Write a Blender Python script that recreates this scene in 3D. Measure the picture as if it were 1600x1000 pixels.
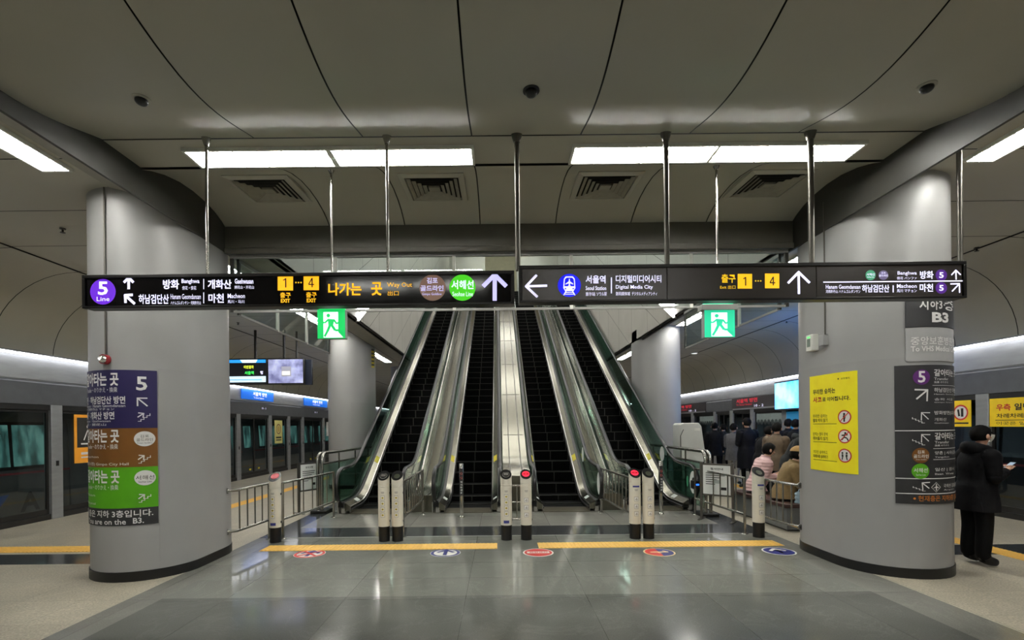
import bpy, bmesh, math, random
import numpy as np
from mathutils import Vector, Matrix, Euler
for _o in list(bpy.data.objects):
    bpy.data.objects.remove(_o, do_unlink=True)
SC = bpy.context.scene
COL = SC.collection
R = random.Random(7)
PI = math.pi

# ------------------------------------------------------------------ camera, world, exposure
F, VX, VY, CZ, ROLL = 750.0, 780.0, 666.0, 1.7, 0.0105
cam_data = bpy.data.cameras.new('camera')
cam_data.sensor_fit = 'HORIZONTAL'
cam_data.sensor_width = 36.0
cam_data.lens = 36.0 * F / 1600.0
cam_data.shift_x = (800 - VX) / 1600.0
cam_data.shift_y = (VY - 500) / 1600.0
cam_data.clip_start = 0.05
cam_data.clip_end = 200
cam = bpy.data.objects.new('camera', cam_data)
COL.objects.link(cam)
cam.location = (0, 0, CZ)
cam.rotation_euler = (Euler((PI / 2, 0, 0)).to_matrix() @ Euler((0, 0, -ROLL)).to_matrix()).to_euler()
SC.camera = cam

world = bpy.data.worlds.new('world')
SC.world = world
world.use_nodes = True
world.node_tree.nodes['Background'].inputs[0].default_value = (0.75, 0.8, 0.85, 1)
world.node_tree.nodes['Background'].inputs[1].default_value = 0.02

vs = SC.view_settings
vs.view_transform = 'Standard'
vs.look = 'None'
vs.gamma = 1.0
vs.use_curve_mapping = False
vs.exposure = 0.0
LAMP = 22.0          # strength of the louvre lamps

# ------------------------------------------------------------------ pixel helpers (1600 x 1000 frame)
def unroll(px, py):
    dx, dy = px - VX, py - VY
    return dx - ROLL * dy, dy + ROLL * dx
def P(px, py, Y):                       # point of the photo at depth Y
    xu, yu = unroll(px, py)
    return Vector((xu / F * Y, Y, CZ - yu / F * Y))
def PZ(px, py, z=0.0):                  # point of the photo on the plane of height z
    xu, yu = unroll(px, py)
    Y = F * (CZ - z) / yu
    return Vector((xu / F * Y, Y, z))
def projx(p):
    return VX + F * p[0] / p[1]

# ------------------------------------------------------------------ mesh builder
class MB:
    def __init__(s):
        s.v, s.f, s.m = [], [], []
        s.M = None
    def add(s, vs_, fs, m=0):
        b = len(s.v)
        if s.M is not None:
            vs_ = [s.M @ Vector(p) for p in vs_]
        s.v += [tuple(p) for p in vs_]
        for f in fs:
            s.f.append(tuple(b + i for i in f)); s.m.append(m)
        return s
    def box(s, x0, x1, y0, y1, z0, z1, m=0):
        return s.add([(x0,y0,z0),(x1,y0,z0),(x1,y1,z0),(x0,y1,z0),(x0,y0,z1),(x1,y0,z1),(x1,y1,z1),(x0,y1,z1)],
                     [(0,3,2,1),(4,5,6,7),(0,1,5,4),(1,2,6,5),(2,3,7,6),(3,0,4,7)], m)
    def cbox(s, c, d, m=0):
        return s.box(c[0]-d[0]/2, c[0]+d[0]/2, c[1]-d[1]/2, c[1]+d[1]/2, c[2]-d[2]/2, c[2]+d[2]/2, m)
    def poly(s, pts, m=0):
        return s.add(pts, [tuple(range(len(pts)))], m)
    def prism(s, poly, fn, a, b, m=0):      # poly of (u, v); fn(u, v, w) -> point; extruded along w from a to b
        n = len(poly)
        vs_ = [fn(u, v, a) for u, v in poly] + [fn(u, v, b) for u, v in poly]
        fs = [tuple(range(n))[::-1], tuple(range(n, 2*n))] + [(i, (i+1) % n, n+(i+1) % n, n+i) for i in range(n)]
        return s.add(vs_, fs, m)
    def grid(s, rows, m=0, closed=False):   # rows of equally many points
        n = len(rows[0]); vs_ = [p for r in rows for p in r]; fs = []
        for i in range(len(rows)-1):
            for j in range(n if closed else n-1):
                k = (j+1) % n
                fs.append((i*n+j, i*n+k, (i+1)*n+k, (i+1)*n+j))
        return s.add(vs_, fs, m)
    def cyl(s, p0, p1, r, n=12, m=0, r1=None, caps=True):
        return s.tube([p0, p1], r, n, m, r1=r1, caps=caps)
    def tube(s, path, r, n=10, m=0, r1=None, caps=True, sx=1.0, up=None):
        path = [Vector(p) for p in path]; k = len(path); rows = []; prev = None
        for i, p in enumerate(path):
            t = (path[min(i+1, k-1)] - path[max(i-1, 0)]).normalized()
            if up is not None:
                a = t.cross(Vector(up)).normalized()
            elif prev is None:
                a = t.cross(Vector((0, 0, 1)) if abs(t.z) < .9 else Vector((1, 0, 0))).normalized()
            else:
                a = (prev - t * prev.dot(t)).normalized()
            prev = a; b = t.cross(a)
            rr = r if r1 is None else r + (r1 - r) * i / max(1, k-1)
            rows.append([p + a*math.cos(q*2*PI/n)*rr*sx + b*math.sin(q*2*PI/n)*rr for q in range(n)])
        s.grid(rows, m, True)
        if caps:
            s.poly(rows[0][::-1], m); s.poly(rows[-1], m)
        return s
    def lathe(s, prof, c=(0, 0, 0), n=24, m=0, cap=True):
        rows = [[(c[0]+r*math.cos(q*2*PI/n), c[1]+r*math.sin(q*2*PI/n), c[2]+z) for q in range(n)] for r, z in prof]
        s.grid(rows, m, True)
        if cap:
            s.poly(rows[0][::-1], m); s.poly(rows[-1], m)
        return s
    def ball(s, c, r, n=12, m=0):
        r = (r, r, r) if not hasattr(r, '__len__') else r
        rows = [[(c[0]+r[0]*math.sin(a)*math.cos(q*2*PI/n), c[1]+r[1]*math.sin(a)*math.sin(q*2*PI/n), c[2]-r[2]*math.cos(a))
                 for q in range(n)] for a in [PI*(i+.02)/(n//2+.04) for i in range(n//2+1)]]
        return s.grid(rows, m, True)
    def build(s, name, mats, parent=None, bevel=0.0, angle=35):
        me = bpy.data.meshes.new(name)
        off = wloc(parent) if parent is not None else Vector((0, 0, 0))
        me.from_pydata([Vector(p) - off for p in s.v], [], s.f)
        mats = mats if isinstance(mats, (list, tuple)) else [mats]
        for m in mats:
            me.materials.append(m)
        if len(mats) > 1:
            me.polygons.foreach_set('material_index', s.m)
        me.polygons.foreach_set('use_smooth', [True] * len(me.polygons))
        me.update()
        me.set_sharp_from_angle(angle=math.radians(angle))
        o = bpy.data.objects.new(name, me)
        COL.objects.link(o)
        if parent is not None:
            o.parent = parent
        if bevel:
            b = o.modifiers.new('bevel', 'BEVEL'); b.width = bevel; b.segments = 2
            b.limit_method = 'ANGLE'; b.angle_limit = math.radians(50)
        return o
def pieces(mb):
    """splits a builder into one builder per cluster of marks that lie close together"""
    n = len(mb.v); par = list(range(n))
    def find(a):
        while par[a] != a: par[a] = par[par[a]]; a = par[a]
        return a
    for f in mb.f:
        r = find(f[0])
        for i in f[1:]: par[find(i)] = r
    root = [find(i) for i in range(n)]; ids = sorted(set(root)); ix = {r: k for k, r in enumerate(ids)}
    isl = np.array([ix[r] for r in root]); pts = np.array(mb.v); k = len(ids)
    lo = np.full((k, 3), np.inf); hi = np.full((k, 3), -np.inf)
    np.minimum.at(lo, isl, pts); np.maximum.at(hi, isl, pts)
    size = (hi-lo).max(axis=1)
    gap = np.maximum(0, np.maximum(lo[:, None]-hi[None], lo[None]-hi[:, None]))
    near = np.sqrt((gap**2).sum(axis=2)) <= np.maximum(.019, .49*np.maximum(size[:, None], size[None]))
    grp = -np.ones(k, int); g = 0
    for a in range(k):
        if grp[a] >= 0: continue
        st = [a]; grp[a] = g
        while st:
            c = st.pop()
            for d in np.nonzero(near[c] & (grp < 0))[0]: grp[d] = g; st.append(int(d))
        g += 1
    if g == 1: return [mb]
    out = [MB() for _ in range(g)]; loc = {}
    for f, m in zip(mb.f, mb.m):
        q = grp[isl[f[0]]]; o = out[q]; nf = []
        for i in f:
            if i not in loc: loc[i] = len(o.v); o.v.append(mb.v[i])
            nf.append(loc[i])
        o.f.append(tuple(nf)); o.m.append(m)
    return out
def wloc(o):
    p = Vector((0, 0, 0))
    while o is not None:
        p = p + Vector(o.location); o = o.parent
    return p
def tag(o, label=None, cat=None, group=None, kind=None):
    for k, v in (('label', label), ('category', cat), ('group', group), ('kind', kind)):
        if v: o[k] = v
    return o
def thing(name, loc, label, cat, group=None, kind=None):
    o = bpy.data.objects.new(name, None); COL.objects.link(o)
    o.empty_display_size = 0.1
    o.location = loc
    return tag(o, label, cat, group, kind)
def dup(root, loc, label=None, rz=None, group=None):
    kids = {}
    for o in COL.objects:
        if o.parent is not None:
            kids.setdefault(o.parent.name, []).append(o)
    def rec(o, par):
        c = o.copy(); COL.objects.link(c)
        if par is not None:
            c.parent = par
        for ch in kids.get(o.name, []):
            rec(ch, c)
        return c
    r = rec(root, None); r.location = loc
    if rz is not None: r.rotation_euler = (0, 0, rz)
    if label: r['label'] = label
    if group: r['group'] = group
    return r

# ------------------------------------------------------------------ materials
def lin(c):
    return tuple(((x/255)/12.92 if x/255 <= .04045 else ((x/255+.055)/1.055)**2.4) for x in c)
MATS = {}
def mat(name, rgb, rough=.5, metal=0., var=.06, scale=6., emit=0., ergb=None, bump=0., spec=.5, stretch=None, rvar=0.):
    if name in MATS: return MATS[name]
    m = bpy.data.materials.new(name); m.use_nodes = True
    nt = m.node_tree; b = nt.nodes['Principled BSDF']
    c = lin(rgb)
    tc = nt.nodes.new('ShaderNodeTexCoord'); mp = nt.nodes.new('ShaderNodeMapping')
    nz = nt.nodes.new('ShaderNodeTexNoise'); rp = nt.nodes.new('ShaderNodeValToRGB')
    nt.links.new(tc.outputs['Object'], mp.inputs['Vector']); nt.links.new(mp.outputs[0], nz.inputs['Vector'])
    if stretch: mp.inputs['Scale'].default_value = stretch
    nz.inputs['Scale'].default_value = scale; nz.inputs['Detail'].default_value = 4
    rp.color_ramp.elements[0].position = .3; rp.color_ramp.elements[1].position = .7
    rp.color_ramp.elements[0].color = (*[x*(1-var) for x in c], 1)
    rp.color_ramp.elements[1].color = (*[min(1, x*(1+var)) for x in c], 1)
    nt.links.new(nz.outputs['Fac'], rp.inputs[0]); nt.links.new(rp.outputs[0], b.inputs['Base Color'])
    b.inputs['Roughness'].default_value = rough; b.inputs['Metallic'].default_value = metal
    b.inputs['Specular IOR Level'].default_value = spec
    if rvar:
        mr = nt.nodes.new('ShaderNodeMapRange')
        mr.inputs['To Min'].default_value = max(0, rough-rvar); mr.inputs['To Max'].default_value = rough+rvar
        nt.links.new(nz.outputs['Fac'], mr.inputs['Value']); nt.links.new(mr.outputs[0], b.inputs['Roughness'])
    if emit:
        b.inputs['Emission Color'].default_value = (*lin(ergb or rgb), 1); b.inputs['Emission Strength'].default_value = emit
    if bump:
        bp = nt.nodes.new('ShaderNodeBump'); bp.inputs['Strength'].default_value = bump; bp.inputs['Distance'].default_value = .01
        nt.links.new(nz.outputs['Fac'], bp.inputs['Height']); nt.links.new(bp.outputs[0], b.inputs['Normal'])
    MATS[name] = m
    return m
def tile_mat(name, rgb, rough, tw, th, var=.1, fine=90., fvar=.12, mortar=.003, mrgb=None, ox=0., oy=0., spec=.5, scuff=.16):
    m = mat(name, rgb, rough, var=.0); nt = m.node_tree; b = nt.nodes['Principled BSDF']
    tc = nt.nodes['Texture Coordinate']; mp = nt.nodes.new('ShaderNodeMapping'); mp.inputs['Location'].default_value = (ox, oy, 0)
    br = nt.nodes.new('ShaderNodeTexBrick'); br.offset = 0.; c = lin(rgb)
    br.inputs['Scale'].default_value = 1; br.inputs['Brick Width'].default_value = tw; br.inputs['Row Height'].default_value = th
    br.inputs['Mortar Size'].default_value = mortar; br.inputs['Mortar Smooth'].default_value = .3
    br.inputs['Color1'].default_value = (*[x*(1-var) for x in c], 1); br.inputs['Color2'].default_value = (*[x*(1+var) for x in c], 1)
    br.inputs['Mortar'].default_value = (*lin(mrgb or tuple(x*.7 for x in rgb)), 1)
    n1 = nt.nodes.new('ShaderNodeTexNoise'); n1.inputs['Scale'].default_value = fine; n1.inputs['Detail'].default_value = 3
    n2 = nt.nodes.new('ShaderNodeTexNoise'); n2.inputs['Scale'].default_value = 1.3; n2.inputs['Detail'].default_value = 5
    r1 = nt.nodes.new('ShaderNodeMapRange'); r1.inputs['From Min'].default_value = .3; r1.inputs['From Max'].default_value = .7
    r1.inputs['To Min'].default_value = 1-fvar; r1.inputs['To Max'].default_value = 1+fvar
    r2 = nt.nodes.new('ShaderNodeMapRange'); r2.inputs['From Min'].default_value = .3; r2.inputs['From Max'].default_value = .7
    r2.inputs['To Min'].default_value = .9; r2.inputs['To Max'].default_value = 1.1
    mu = nt.nodes.new('ShaderNodeMath'); mu.operation = 'MULTIPLY'
    mx = nt.nodes.new('ShaderNodeVectorMath'); mx.operation = 'SCALE'
    n3 = nt.nodes.new('ShaderNodeTexNoise'); n3.inputs['Scale'].default_value = .9; n3.inputs['Detail'].default_value = 8; n3.inputs['Roughness'].default_value = .65; n3.inputs['Distortion'].default_value = 1.6
    sc = nt.nodes.new('ShaderNodeValToRGB'); sc.color_ramp.elements[0].position = .485; sc.color_ramp.elements[0].color = (1, 1, 1, 1); sc.color_ramp.elements[1].position = .515; sc.color_ramp.elements[1].color = (1, 1, 1, 1)
    e = sc.color_ramp.elements.new(.5); e.color = (1+scuff, 1+scuff, 1+scuff, 1)
    mu2 = nt.nodes.new('ShaderNodeMath'); mu2.operation = 'MULTIPLY'
    nt.links.new(tc.outputs['Object'], n3.inputs['Vector']); nt.links.new(n3.outputs['Fac'], sc.inputs[0]); nt.links.new(sc.outputs[0], mu2.inputs[1])
    L = nt.links.new
    L(tc.outputs['Object'], mp.inputs[0]); L(mp.outputs[0], br.inputs['Vector'])
    L(tc.outputs['Object'], n1.inputs['Vector']); L(tc.outputs['Object'], n2.inputs['Vector'])
    L(n1.outputs['Fac'], r1.inputs['Value']); L(n2.outputs['Fac'], r2.inputs['Value'])
    L(r1.outputs[0], mu.inputs[0]); L(r2.outputs[0], mu.inputs[1])
    L(br.outputs['Color'], mx.inputs[0]); L(mu.outputs[0], mu2.inputs[0]); L(mu2.outputs[0], mx.inputs['Scale']); L(mx.outputs[0], b.inputs['Base Color'])
    r3 = nt.nodes.new('ShaderNodeMapRange'); r3.inputs['To Min'].default_value = rough*.7; r3.inputs['To Max'].default_value = rough*1.4
    L(n2.outputs['Fac'], r3.inputs['Value']); L(r3.outputs[0], b.inputs['Roughness'])
    b.inputs['Specular IOR Level'].default_value = spec
    return m
def glass_mat(name, tint, refl=.08, rough=.02):
    if name in MATS: return MATS[name]
    m = bpy.data.materials.new(name); m.use_nodes = True; nt = m.node_tree
    nt.nodes.clear()
    o = nt.nodes.new('ShaderNodeOutputMaterial'); t = nt.nodes.new('ShaderNodeBsdfTransparent'); g = nt.nodes.new('ShaderNodeBsdfGlossy')
    mx = nt.nodes.new('ShaderNodeMixShader'); lw = nt.nodes.new('ShaderNodeLayerWeight'); lw.inputs['Blend'].default_value = .5
    pwn = nt.nodes.new('ShaderNodeMath'); pwn.operation = 'POWER'; pwn.inputs[1].default_value = 4; fr = nt.nodes.new('ShaderNodeMath'); fr.operation = 'MULTIPLY'; fr.inputs[1].default_value = .6
    nt.links.new(lw.outputs['Facing'], pwn.inputs[0]); nt.links.new(pwn.outputs[0], fr.inputs[0])
    nz = nt.nodes.new('ShaderNodeTexNoise'); nz.inputs['Scale'].default_value = 2
    mr = nt.nodes.new('ShaderNodeMapRange'); mr.inputs['To Min'].default_value = refl*.7; mr.inputs['To Max'].default_value = refl*1.3
    ad = nt.nodes.new('ShaderNodeMath'); ad.operation = 'ADD'; ad.use_clamp = True
    t.inputs[0].default_value = (*tint, 1); g.inputs['Roughness'].default_value = rough
    L = nt.links.new
    L(nz.outputs['Fac'], mr.inputs['Value']); L(mr.outputs[0], ad.inputs[0]); L(fr.outputs[0], ad.inputs[1])
    L(ad.outputs[0], mx.inputs[0]); L(t.outputs[0], mx.inputs[1]); L(g.outputs[0], mx.inputs[2]); L(mx.outputs[0], o.inputs[0])
    MATS[name] = m
    return m

STEEL = mat('brushed_steel', (168, 166, 160), .24, 1., var=.03, scale=4)
STEELD = mat('dark_steel', (104, 101, 95), .38, .8, var=.04)
DECK = mat('escalator_deck_steel', (128, 126, 114), .22, 1., var=.03, scale=3)
CHROME = mat('bright_steel', (215, 214, 208), .14, 1., var=.05)
BLACK = mat('black_rubber', (14, 14, 15), .35)
BLACKM = mat('black_metal', (24, 23, 22), .4)
WHITE = mat('white_paint', (225, 225, 218), .45)
CEIL = mat('ceiling_panel', (178, 175, 162), .42, var=.03, scale=1.5, rvar=.05)
CEILD = mat('ceiling_joint', (40, 39, 36), .7)
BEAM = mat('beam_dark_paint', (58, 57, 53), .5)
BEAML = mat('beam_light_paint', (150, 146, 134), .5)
PILLAR = mat('pillar_paint', (156, 156, 155), .42, var=.03, scale=2.2)
PILLAR2 = mat('pillar_cladding', (153, 153, 152), .42, var=.03, scale=2.6)
SHAFT = mat('shaft_panel', (186, 184, 176), .45, var=.04, scale=1.5)
CONC = mat('concrete_wall', (120, 119, 114), .7, var=.1, scale=3)
DARK = mat('tunnel_dark', (22, 22, 24), .8)
PSDM = mat('screen_door_metal', (146, 148, 150), .38, .35, var=.1, scale=12, stretch=(1, .2, 1))
PSDD = mat('screen_door_dark_metal', (92, 94, 98), .42, .3, var=.08)
LAMPM = mat('lamp_panel', (255, 255, 250), .5, emit=LAMP, ergb=(255, 252, 244), var=0)
REFL = mat('lamp_reflector', (235, 238, 238), .3, emit=0)
GLASS = glass_mat('clear_glass', (.88, .93, .92), .03)
GGREEN = glass_mat('green_glass', (.58, .72, .67), .06)
GDARK = glass_mat('tinted_glass', (.80, .84, .85), .05)
YEL = mat('yellow_paint', (246, 205, 20), .5)
TACT = mat('yellow_tactile', (238, 192, 96), .5, var=.08, scale=20)
SKIN = mat('skin', (205, 160, 135), .5, var=.04)
HAIR = mat('black_hair', (13, 11, 10), .8, var=.3, scale=60, spec=.15)
# ------------------------------------------------------------------ setting
YB, YE = -9.0, 40.0            # back and far end of the hall
BXL, BXR = -3.7, 4.02           # inner faces of the two beams
CXL, CXR = -7.15, 7.55         # where the platform vaults start
PXL, PXR = -8.65, 8.87         # platform screen door planes
ZC, ZO, ZB = 4.43, 4.42, 4.1    # hall ceiling, platform ceiling, beam underside
def struct(o): o['kind'] = 'structure'; return o

# floor zones
G_NEAR = tile_mat('granite_dark', (98, 100, 95), .11, 1.2, 1.2, oy=.05, ox=.35)
G_MID = tile_mat('granite_mid', (119, 121, 114), .10, 1.2, .6, ox=.35)
G_BORD = tile_mat('granite_border', (126, 126, 119), .14, 1.2, 1.2)
G_BAND = tile_mat('granite_band', (62, 64, 65), .12, 1.2, .7, ox=.35)
G_LIGHT = tile_mat('granite_light', (134, 133, 126), .15, 1.2, .7, ox=.35)
G_BEIGE = tile_mat('terrazzo_beige', (164, 157, 140), .42, .6, .6, var=.05, fine=60, fvar=.3, mortar=.002)
fl = MB(); fm = [G_BEIGE, G_BORD, G_NEAR, G_MID, G_BAND, G_LIGHT]
xs = [PXL, -6.05, -5.75, -3.75, -3.41, 3.72, 4.17, 6.35, 6.65, PXR]; ys = [YB, 4.83, 6.12, 6.62, 7.45, 8.17, 9.75, YE]
def zone(x, y):
    if x < -3.75 or x > 4.17: return 4 if 6.12 < y < 6.62 else 0
    if x < -3.41 or x > 3.72: return 1 if y < 7.45 else 4
    return 2 if y < 4.83 else 3 if y < 7.45 else 4 if y < 8.17 else 5 if y < 9.75 else 3
for i in range(len(xs)-1):
    for j in range(len(ys)-1):
        fl.poly([(xs[i],ys[j],0),(xs[i+1],ys[j],0),(xs[i+1],ys[j+1],0),(xs[i],ys[j+1],0)], zone((xs[i]+xs[i+1])/2, (ys[j]+ys[j+1])/2))
fl.box(PXL, PXR, YB, YE, -.6, -.02, 1)
struct(fl.build('floor', fm))
for nm, x0, x1 in (('trackbed_left', -13, PXL-.1), ('trackbed_right', PXR+.1, 13)):
    t = MB().box(x0, x1, YB, YE, -1.3, -1.2).build('floor_'+nm.split('_')[1]+'_trackbed', DARK); struct(t)

# hall ceiling panels: a wave of bellied bays, flat strips and an arch before the lintel
YS0, YS1 = 4.52, 4.99          # the flat cross strip with the lamps
def belly(y0, y1, n=16):
    return [(y0+(y1-y0)*i/n, ZC+.005-.185*math.sin(PI*i/n)**1.1) for i in range(n+1)]
ARCH = [(5.01, 4.415), (5.15, 4.475), (5.35, 4.54), (5.6, 4.59), (5.85, 4.605), (6.1, 4.59), (6.3, 4.55), (6.45, 4.495), (6.54, 4.445)]
def arch_z(y):
    for (ya, za), (yb, zb) in zip(ARCH[:-1], ARCH[1:]):
        if ya <= y <= yb: return za+(zb-za)*(y-ya)/(yb-ya)
segs = [[(YB, ZC), (-6.4, ZC)], belly(-6.39, -4.5), [(-4.49, ZC), (-3.0, ZC)], belly(-2.99, -1.1), [(-1.09, ZC), (-.2, ZC)], belly(-.19, 1.7) , [(1.71, ZC), (2.63, ZC)],
        belly(2.64, 4.51), [(YS0, ZC), (YS1, ZC)], ARCH]
xj = [BXL-.1] + [-2.28 + 1.025*i for i in range(6)] + [BXR+.2]
cm = MB()
for sg in segs:
    strip = len(sg) == 2
    for a, b in (((xj[0], xj[-1]),) if strip else zip(xj[:-1], xj[1:])):
        g = 0 if strip else .007
        cm.grid([[(a+g, y, z), (b-g, y, z)] for y, z in sg], 0)
cm.box(xj[0], xj[-1], YB, 6.6, 4.66, 4.72, 1)
struct(cm.build('ceiling', [CEIL, CEILD], angle=50))

# lintel in front of the escalator shaft
lt = MB().box(BXL, BXR, 6.52, 6.72, 4.1, 4.45).box(BXL, BXR, 6.50, 6.52, 4.075, 4.15).box(BXL-.1, BXR+.2, 6.55, 6.7, 4.45, 8.0)
struct(lt.build('trim_lintel', mat('lintel_paint', (92, 89, 81), .35), bevel=.008))

# the two longitudinal beams
for nm, s, x0, zb, tp in (('beam', -1, BXL, 4.105, 0), ('beam', 1, BXR, 4.064, 0)):
    b = MB()
    fn = lambda u, v, w: (x0 + s*u, w, v)
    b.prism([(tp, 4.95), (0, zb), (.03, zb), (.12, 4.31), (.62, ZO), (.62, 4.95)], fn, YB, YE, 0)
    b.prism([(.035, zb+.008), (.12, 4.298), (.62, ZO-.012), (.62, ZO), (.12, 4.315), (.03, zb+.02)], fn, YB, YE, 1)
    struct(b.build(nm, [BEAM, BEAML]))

# platform ceilings: flat part, then a quarter vault down to the screen doors
for side, s, xb, xc, xp in (('left', -1, BXL-.62, CXL, PXL), ('right', 1, BXR+.62, CXR, PXR)):
    c = MB(); ny = int((YE-YB)/1.133)
    for i in range(ny+1):
        y0 = YB + .2 + 1.133*i + .008; y1 = y0 + 1.117
        c.grid([[(xb, y, ZO), (xc - s*.01, y, ZO)] for y in (y0, y1)], 0)
        pr = [(xc + s*.01 + (xp-xc)*math.sin(PI/2*k/12), 3.1+(ZO-.015-3.1)*math.cos(PI/2*k/12)) for k in range(13)]
        c.grid([[(x, y, z) for x, z in pr] for y in (y0, y1)], 0)
    c.box(min(xb, xp+s*.3), max(xb, xp+s*.3), YB, YE, ZO+.05, ZO+.12, 1)
    pr = [(xc + s*.08 + (xp+s*.02-xc)*math.sin(PI/2*k/12), 3.1+(ZO-3.07)*math.cos(PI/2*k/12)) for k in range(13)]
    c.grid([[(x, y, z) for x, z in pr] for y in (YB, YE)], 1)
    struct(c.build('ceiling_platform_'+side, [CEIL, CEILD], angle=50))

# walls
struct(MB().box(-13, 13, YB-.3, YB, -1.3, 5).build('wall_back', CONC))
struct(MB().box(-13, -3.15, YE, YE+.3, -1.3, 5).box(3.95, 13, YE, YE+.3, -1.3, 5).box(-3.15, 3.95, YE, YE+.3, -1.3, 20).build('wall_far', CONC))
struct(MB().box(-11.6, -11.4, YB, YE, -1.3, 5).build('wall_left', CONC))
struct(MB().box(11.6, 11.8, YB, YE, -1.3, 5).build('wall_right', CONC))
# shaft of the escalators: side walls with panel joints along the slope, soffits, sloped roof, landing
T30 = math.tan(math.radians(30))
ZTOP, YTOP = 9.2, 10.6 + 9.2 / T30
for side, x, s in (('left', -3.15, -1), ('right', 3.95, 1)):
    w = MB(); g = .012
    ylist = [6.72 + 1.5*i for i in range(23)]
    def clip(pts, zlim, above):
        out = []
        for (p, q) in zip(pts, pts[1:]+pts[:1]):
            ip, iq = (p[1] >= zlim) == above, (q[1] >= zlim) == above
            if ip: out.append(p)
            if ip != iq: k = (zlim-p[1])/(q[1]-p[1]); out.append((p[0]+(q[0]-p[0])*k, zlim))
        return out
    for ya, yb in zip(ylist[:-1], ylist[1:]):
        for k in range(-12, 9):
            lo = lambda y: 5.2 + 1.6*k + (y-8)*T30
            pts = [(ya+g/2, lo(ya)+g/2), (yb-g/2, lo(yb)+g/2), (yb-g/2, lo(yb)+1.6-g/2), (ya+g/2, lo(ya)+1.6-g/2)]
            pts = clip(clip(pts, ZB, True), 19, False)
            if len(pts) > 2: w.poly([(x, y, z) for y, z in pts], 0)
    w.box(min(x+s*.02, x+s*.1), max(x+s*.02, x+s*.1), 6.72, YE, ZB, 20, 1)
    xe = BXL if s < 0 else BXR
    w.box(min(x, xe), max(x, xe), 6.72, YE, ZB, ZB+.05, 2)
    struct(w.build('wall_shaft_'+side, [SHAFT, CEILD, BEAML]))
rf = MB()
rf.prism([(6.7, 7.6), (6.7, 7.9), (YTOP, ZTOP+4.4), (YE, ZTOP+4.4), (YE, ZTOP+4.1), (YTOP, ZTOP+4.1)], lambda u, v, w: (w, u, v), -3.15, 3.95)
struct(rf.build('ceiling_shaft', SHAFT))
struct(MB().box(-3.15, 3.95, YTOP+1.2, YE, ZTOP-.4, ZTOP-.02).build('floor_landing', G_LIGHT))
struct(MB().box(-3.15, 3.95, 31.5, 31.7, ZTOP-.4, ZTOP+4.2).build('wall_landing', SHAFT))
struct(MB().box(-3.4, 3.7, 7.44, 7.462, 0, .003).build('trim_threshold', mat('threshold_steel', (170, 170, 165), .4, .4)))
up = MB().box(-.75, 1.15, YTOP+2.5, YTOP+3.4, ZTOP-.02, ZTOP+4.1)
struct(up.build('pillar_landing', mat('beige_paint', (214, 204, 172), .5), bevel=.05))

# pillars: stadium plan, black skirting, slightly raised cladding skin on the lower part
class Stadium:
    def __init__(s, x, y, r, l):
        s.x, s.y, s.r, s.l = x, y, r, l
        s.q = PI/2*r
    def pt(s, u, d=0.0):            # u: arc length from the front point, positive towards +x
        sg = 1 if u >= 0 else -1; a = abs(u); r = s.r + d
        if a <= s.q:
            t = a/s.r; return Vector((s.x+sg*r*math.sin(t), s.y-r*math.cos(t), 0)), Vector((sg*math.sin(t), -math.cos(t), 0))
        if a <= s.q + s.l:
            return Vector((s.x+sg*r, s.y+a-s.q, 0)), Vector((sg, 0, 0))
        t = (a-s.q-s.l)/s.r
        return Vector((s.x+sg*r*math.cos(t), s.y+s.l+r*math.sin(t), 0)), Vector((sg*math.cos(t), math.sin(t), 0))
    def u_at(s, px):                # arc length of the visible point seen in column px
        best = None
        for i in range(-900, 901):
            u = i/900*(2*s.q+s.l); p, n = s.pt(u)
            if n.x*p.x + n.y*p.y > 0: continue
            e = abs(projx(p)-px)
            if best is None or e < best[0]: best = (e, u)
        return best[1]
    def z_at(s, u, py):
        p, n = s.pt(u); dx = projx(p)-VX
        return CZ - ((py-VY)+ROLL*dx)/F*p.y
    def ring(s, d=0.0, n=20):
        pts = []
        for i in range(n+1):
            t = -PI/2 + PI*i/n; pts.append((s.x+(s.r+d)*math.sin(t), s.y-(s.r+d)*math.cos(t)))
        for i in range(n+1):
            t = PI/2 + PI*i/n; pts.append((s.x+(s.r+d)*math.sin(t), s.y+s.l-(s.r+d)*math.cos(t)))
        return pts
    def skin(s, u0, u1, z0, z1, d, mb, m=0):
        n = max(2, int(abs(u1-u0)/.04))
        us = [u0+(u1-u0)*i/n for i in range(n+1)]
        def at(u, z, dd):
            p, _ = s.pt(u, dd); return (p.x, p.y, z)
        mb.grid([[at(u, z, d) for u in us] for z in (z0, z1)], m)
        mb.grid([[at(u, z, d) for u in us] if d2 else [at(u, z, .0) for u in us] for z, d2 in ((z1, 1), (z1, 0))], m)
        mb.grid([[at(u, z0, 0) for u in us], [at(u, z0, d) for u in us]], m)
        mb.grid([[at(u0, z0, 0), at(u0, z1, 0)], [at(u0, z0, d), at(u0, z1, d)]], m)
        mb.grid([[at(u1, z0, 0), at(u1, z1, 0)], [at(u1, z0, d), at(u1, z1, d)]], m)
SL = Stadium(-4.31, 5.96, .60, .5)
SR = Stadium(4.64, 5.784, .604, .5)
STAD = [SL, SR]
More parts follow.
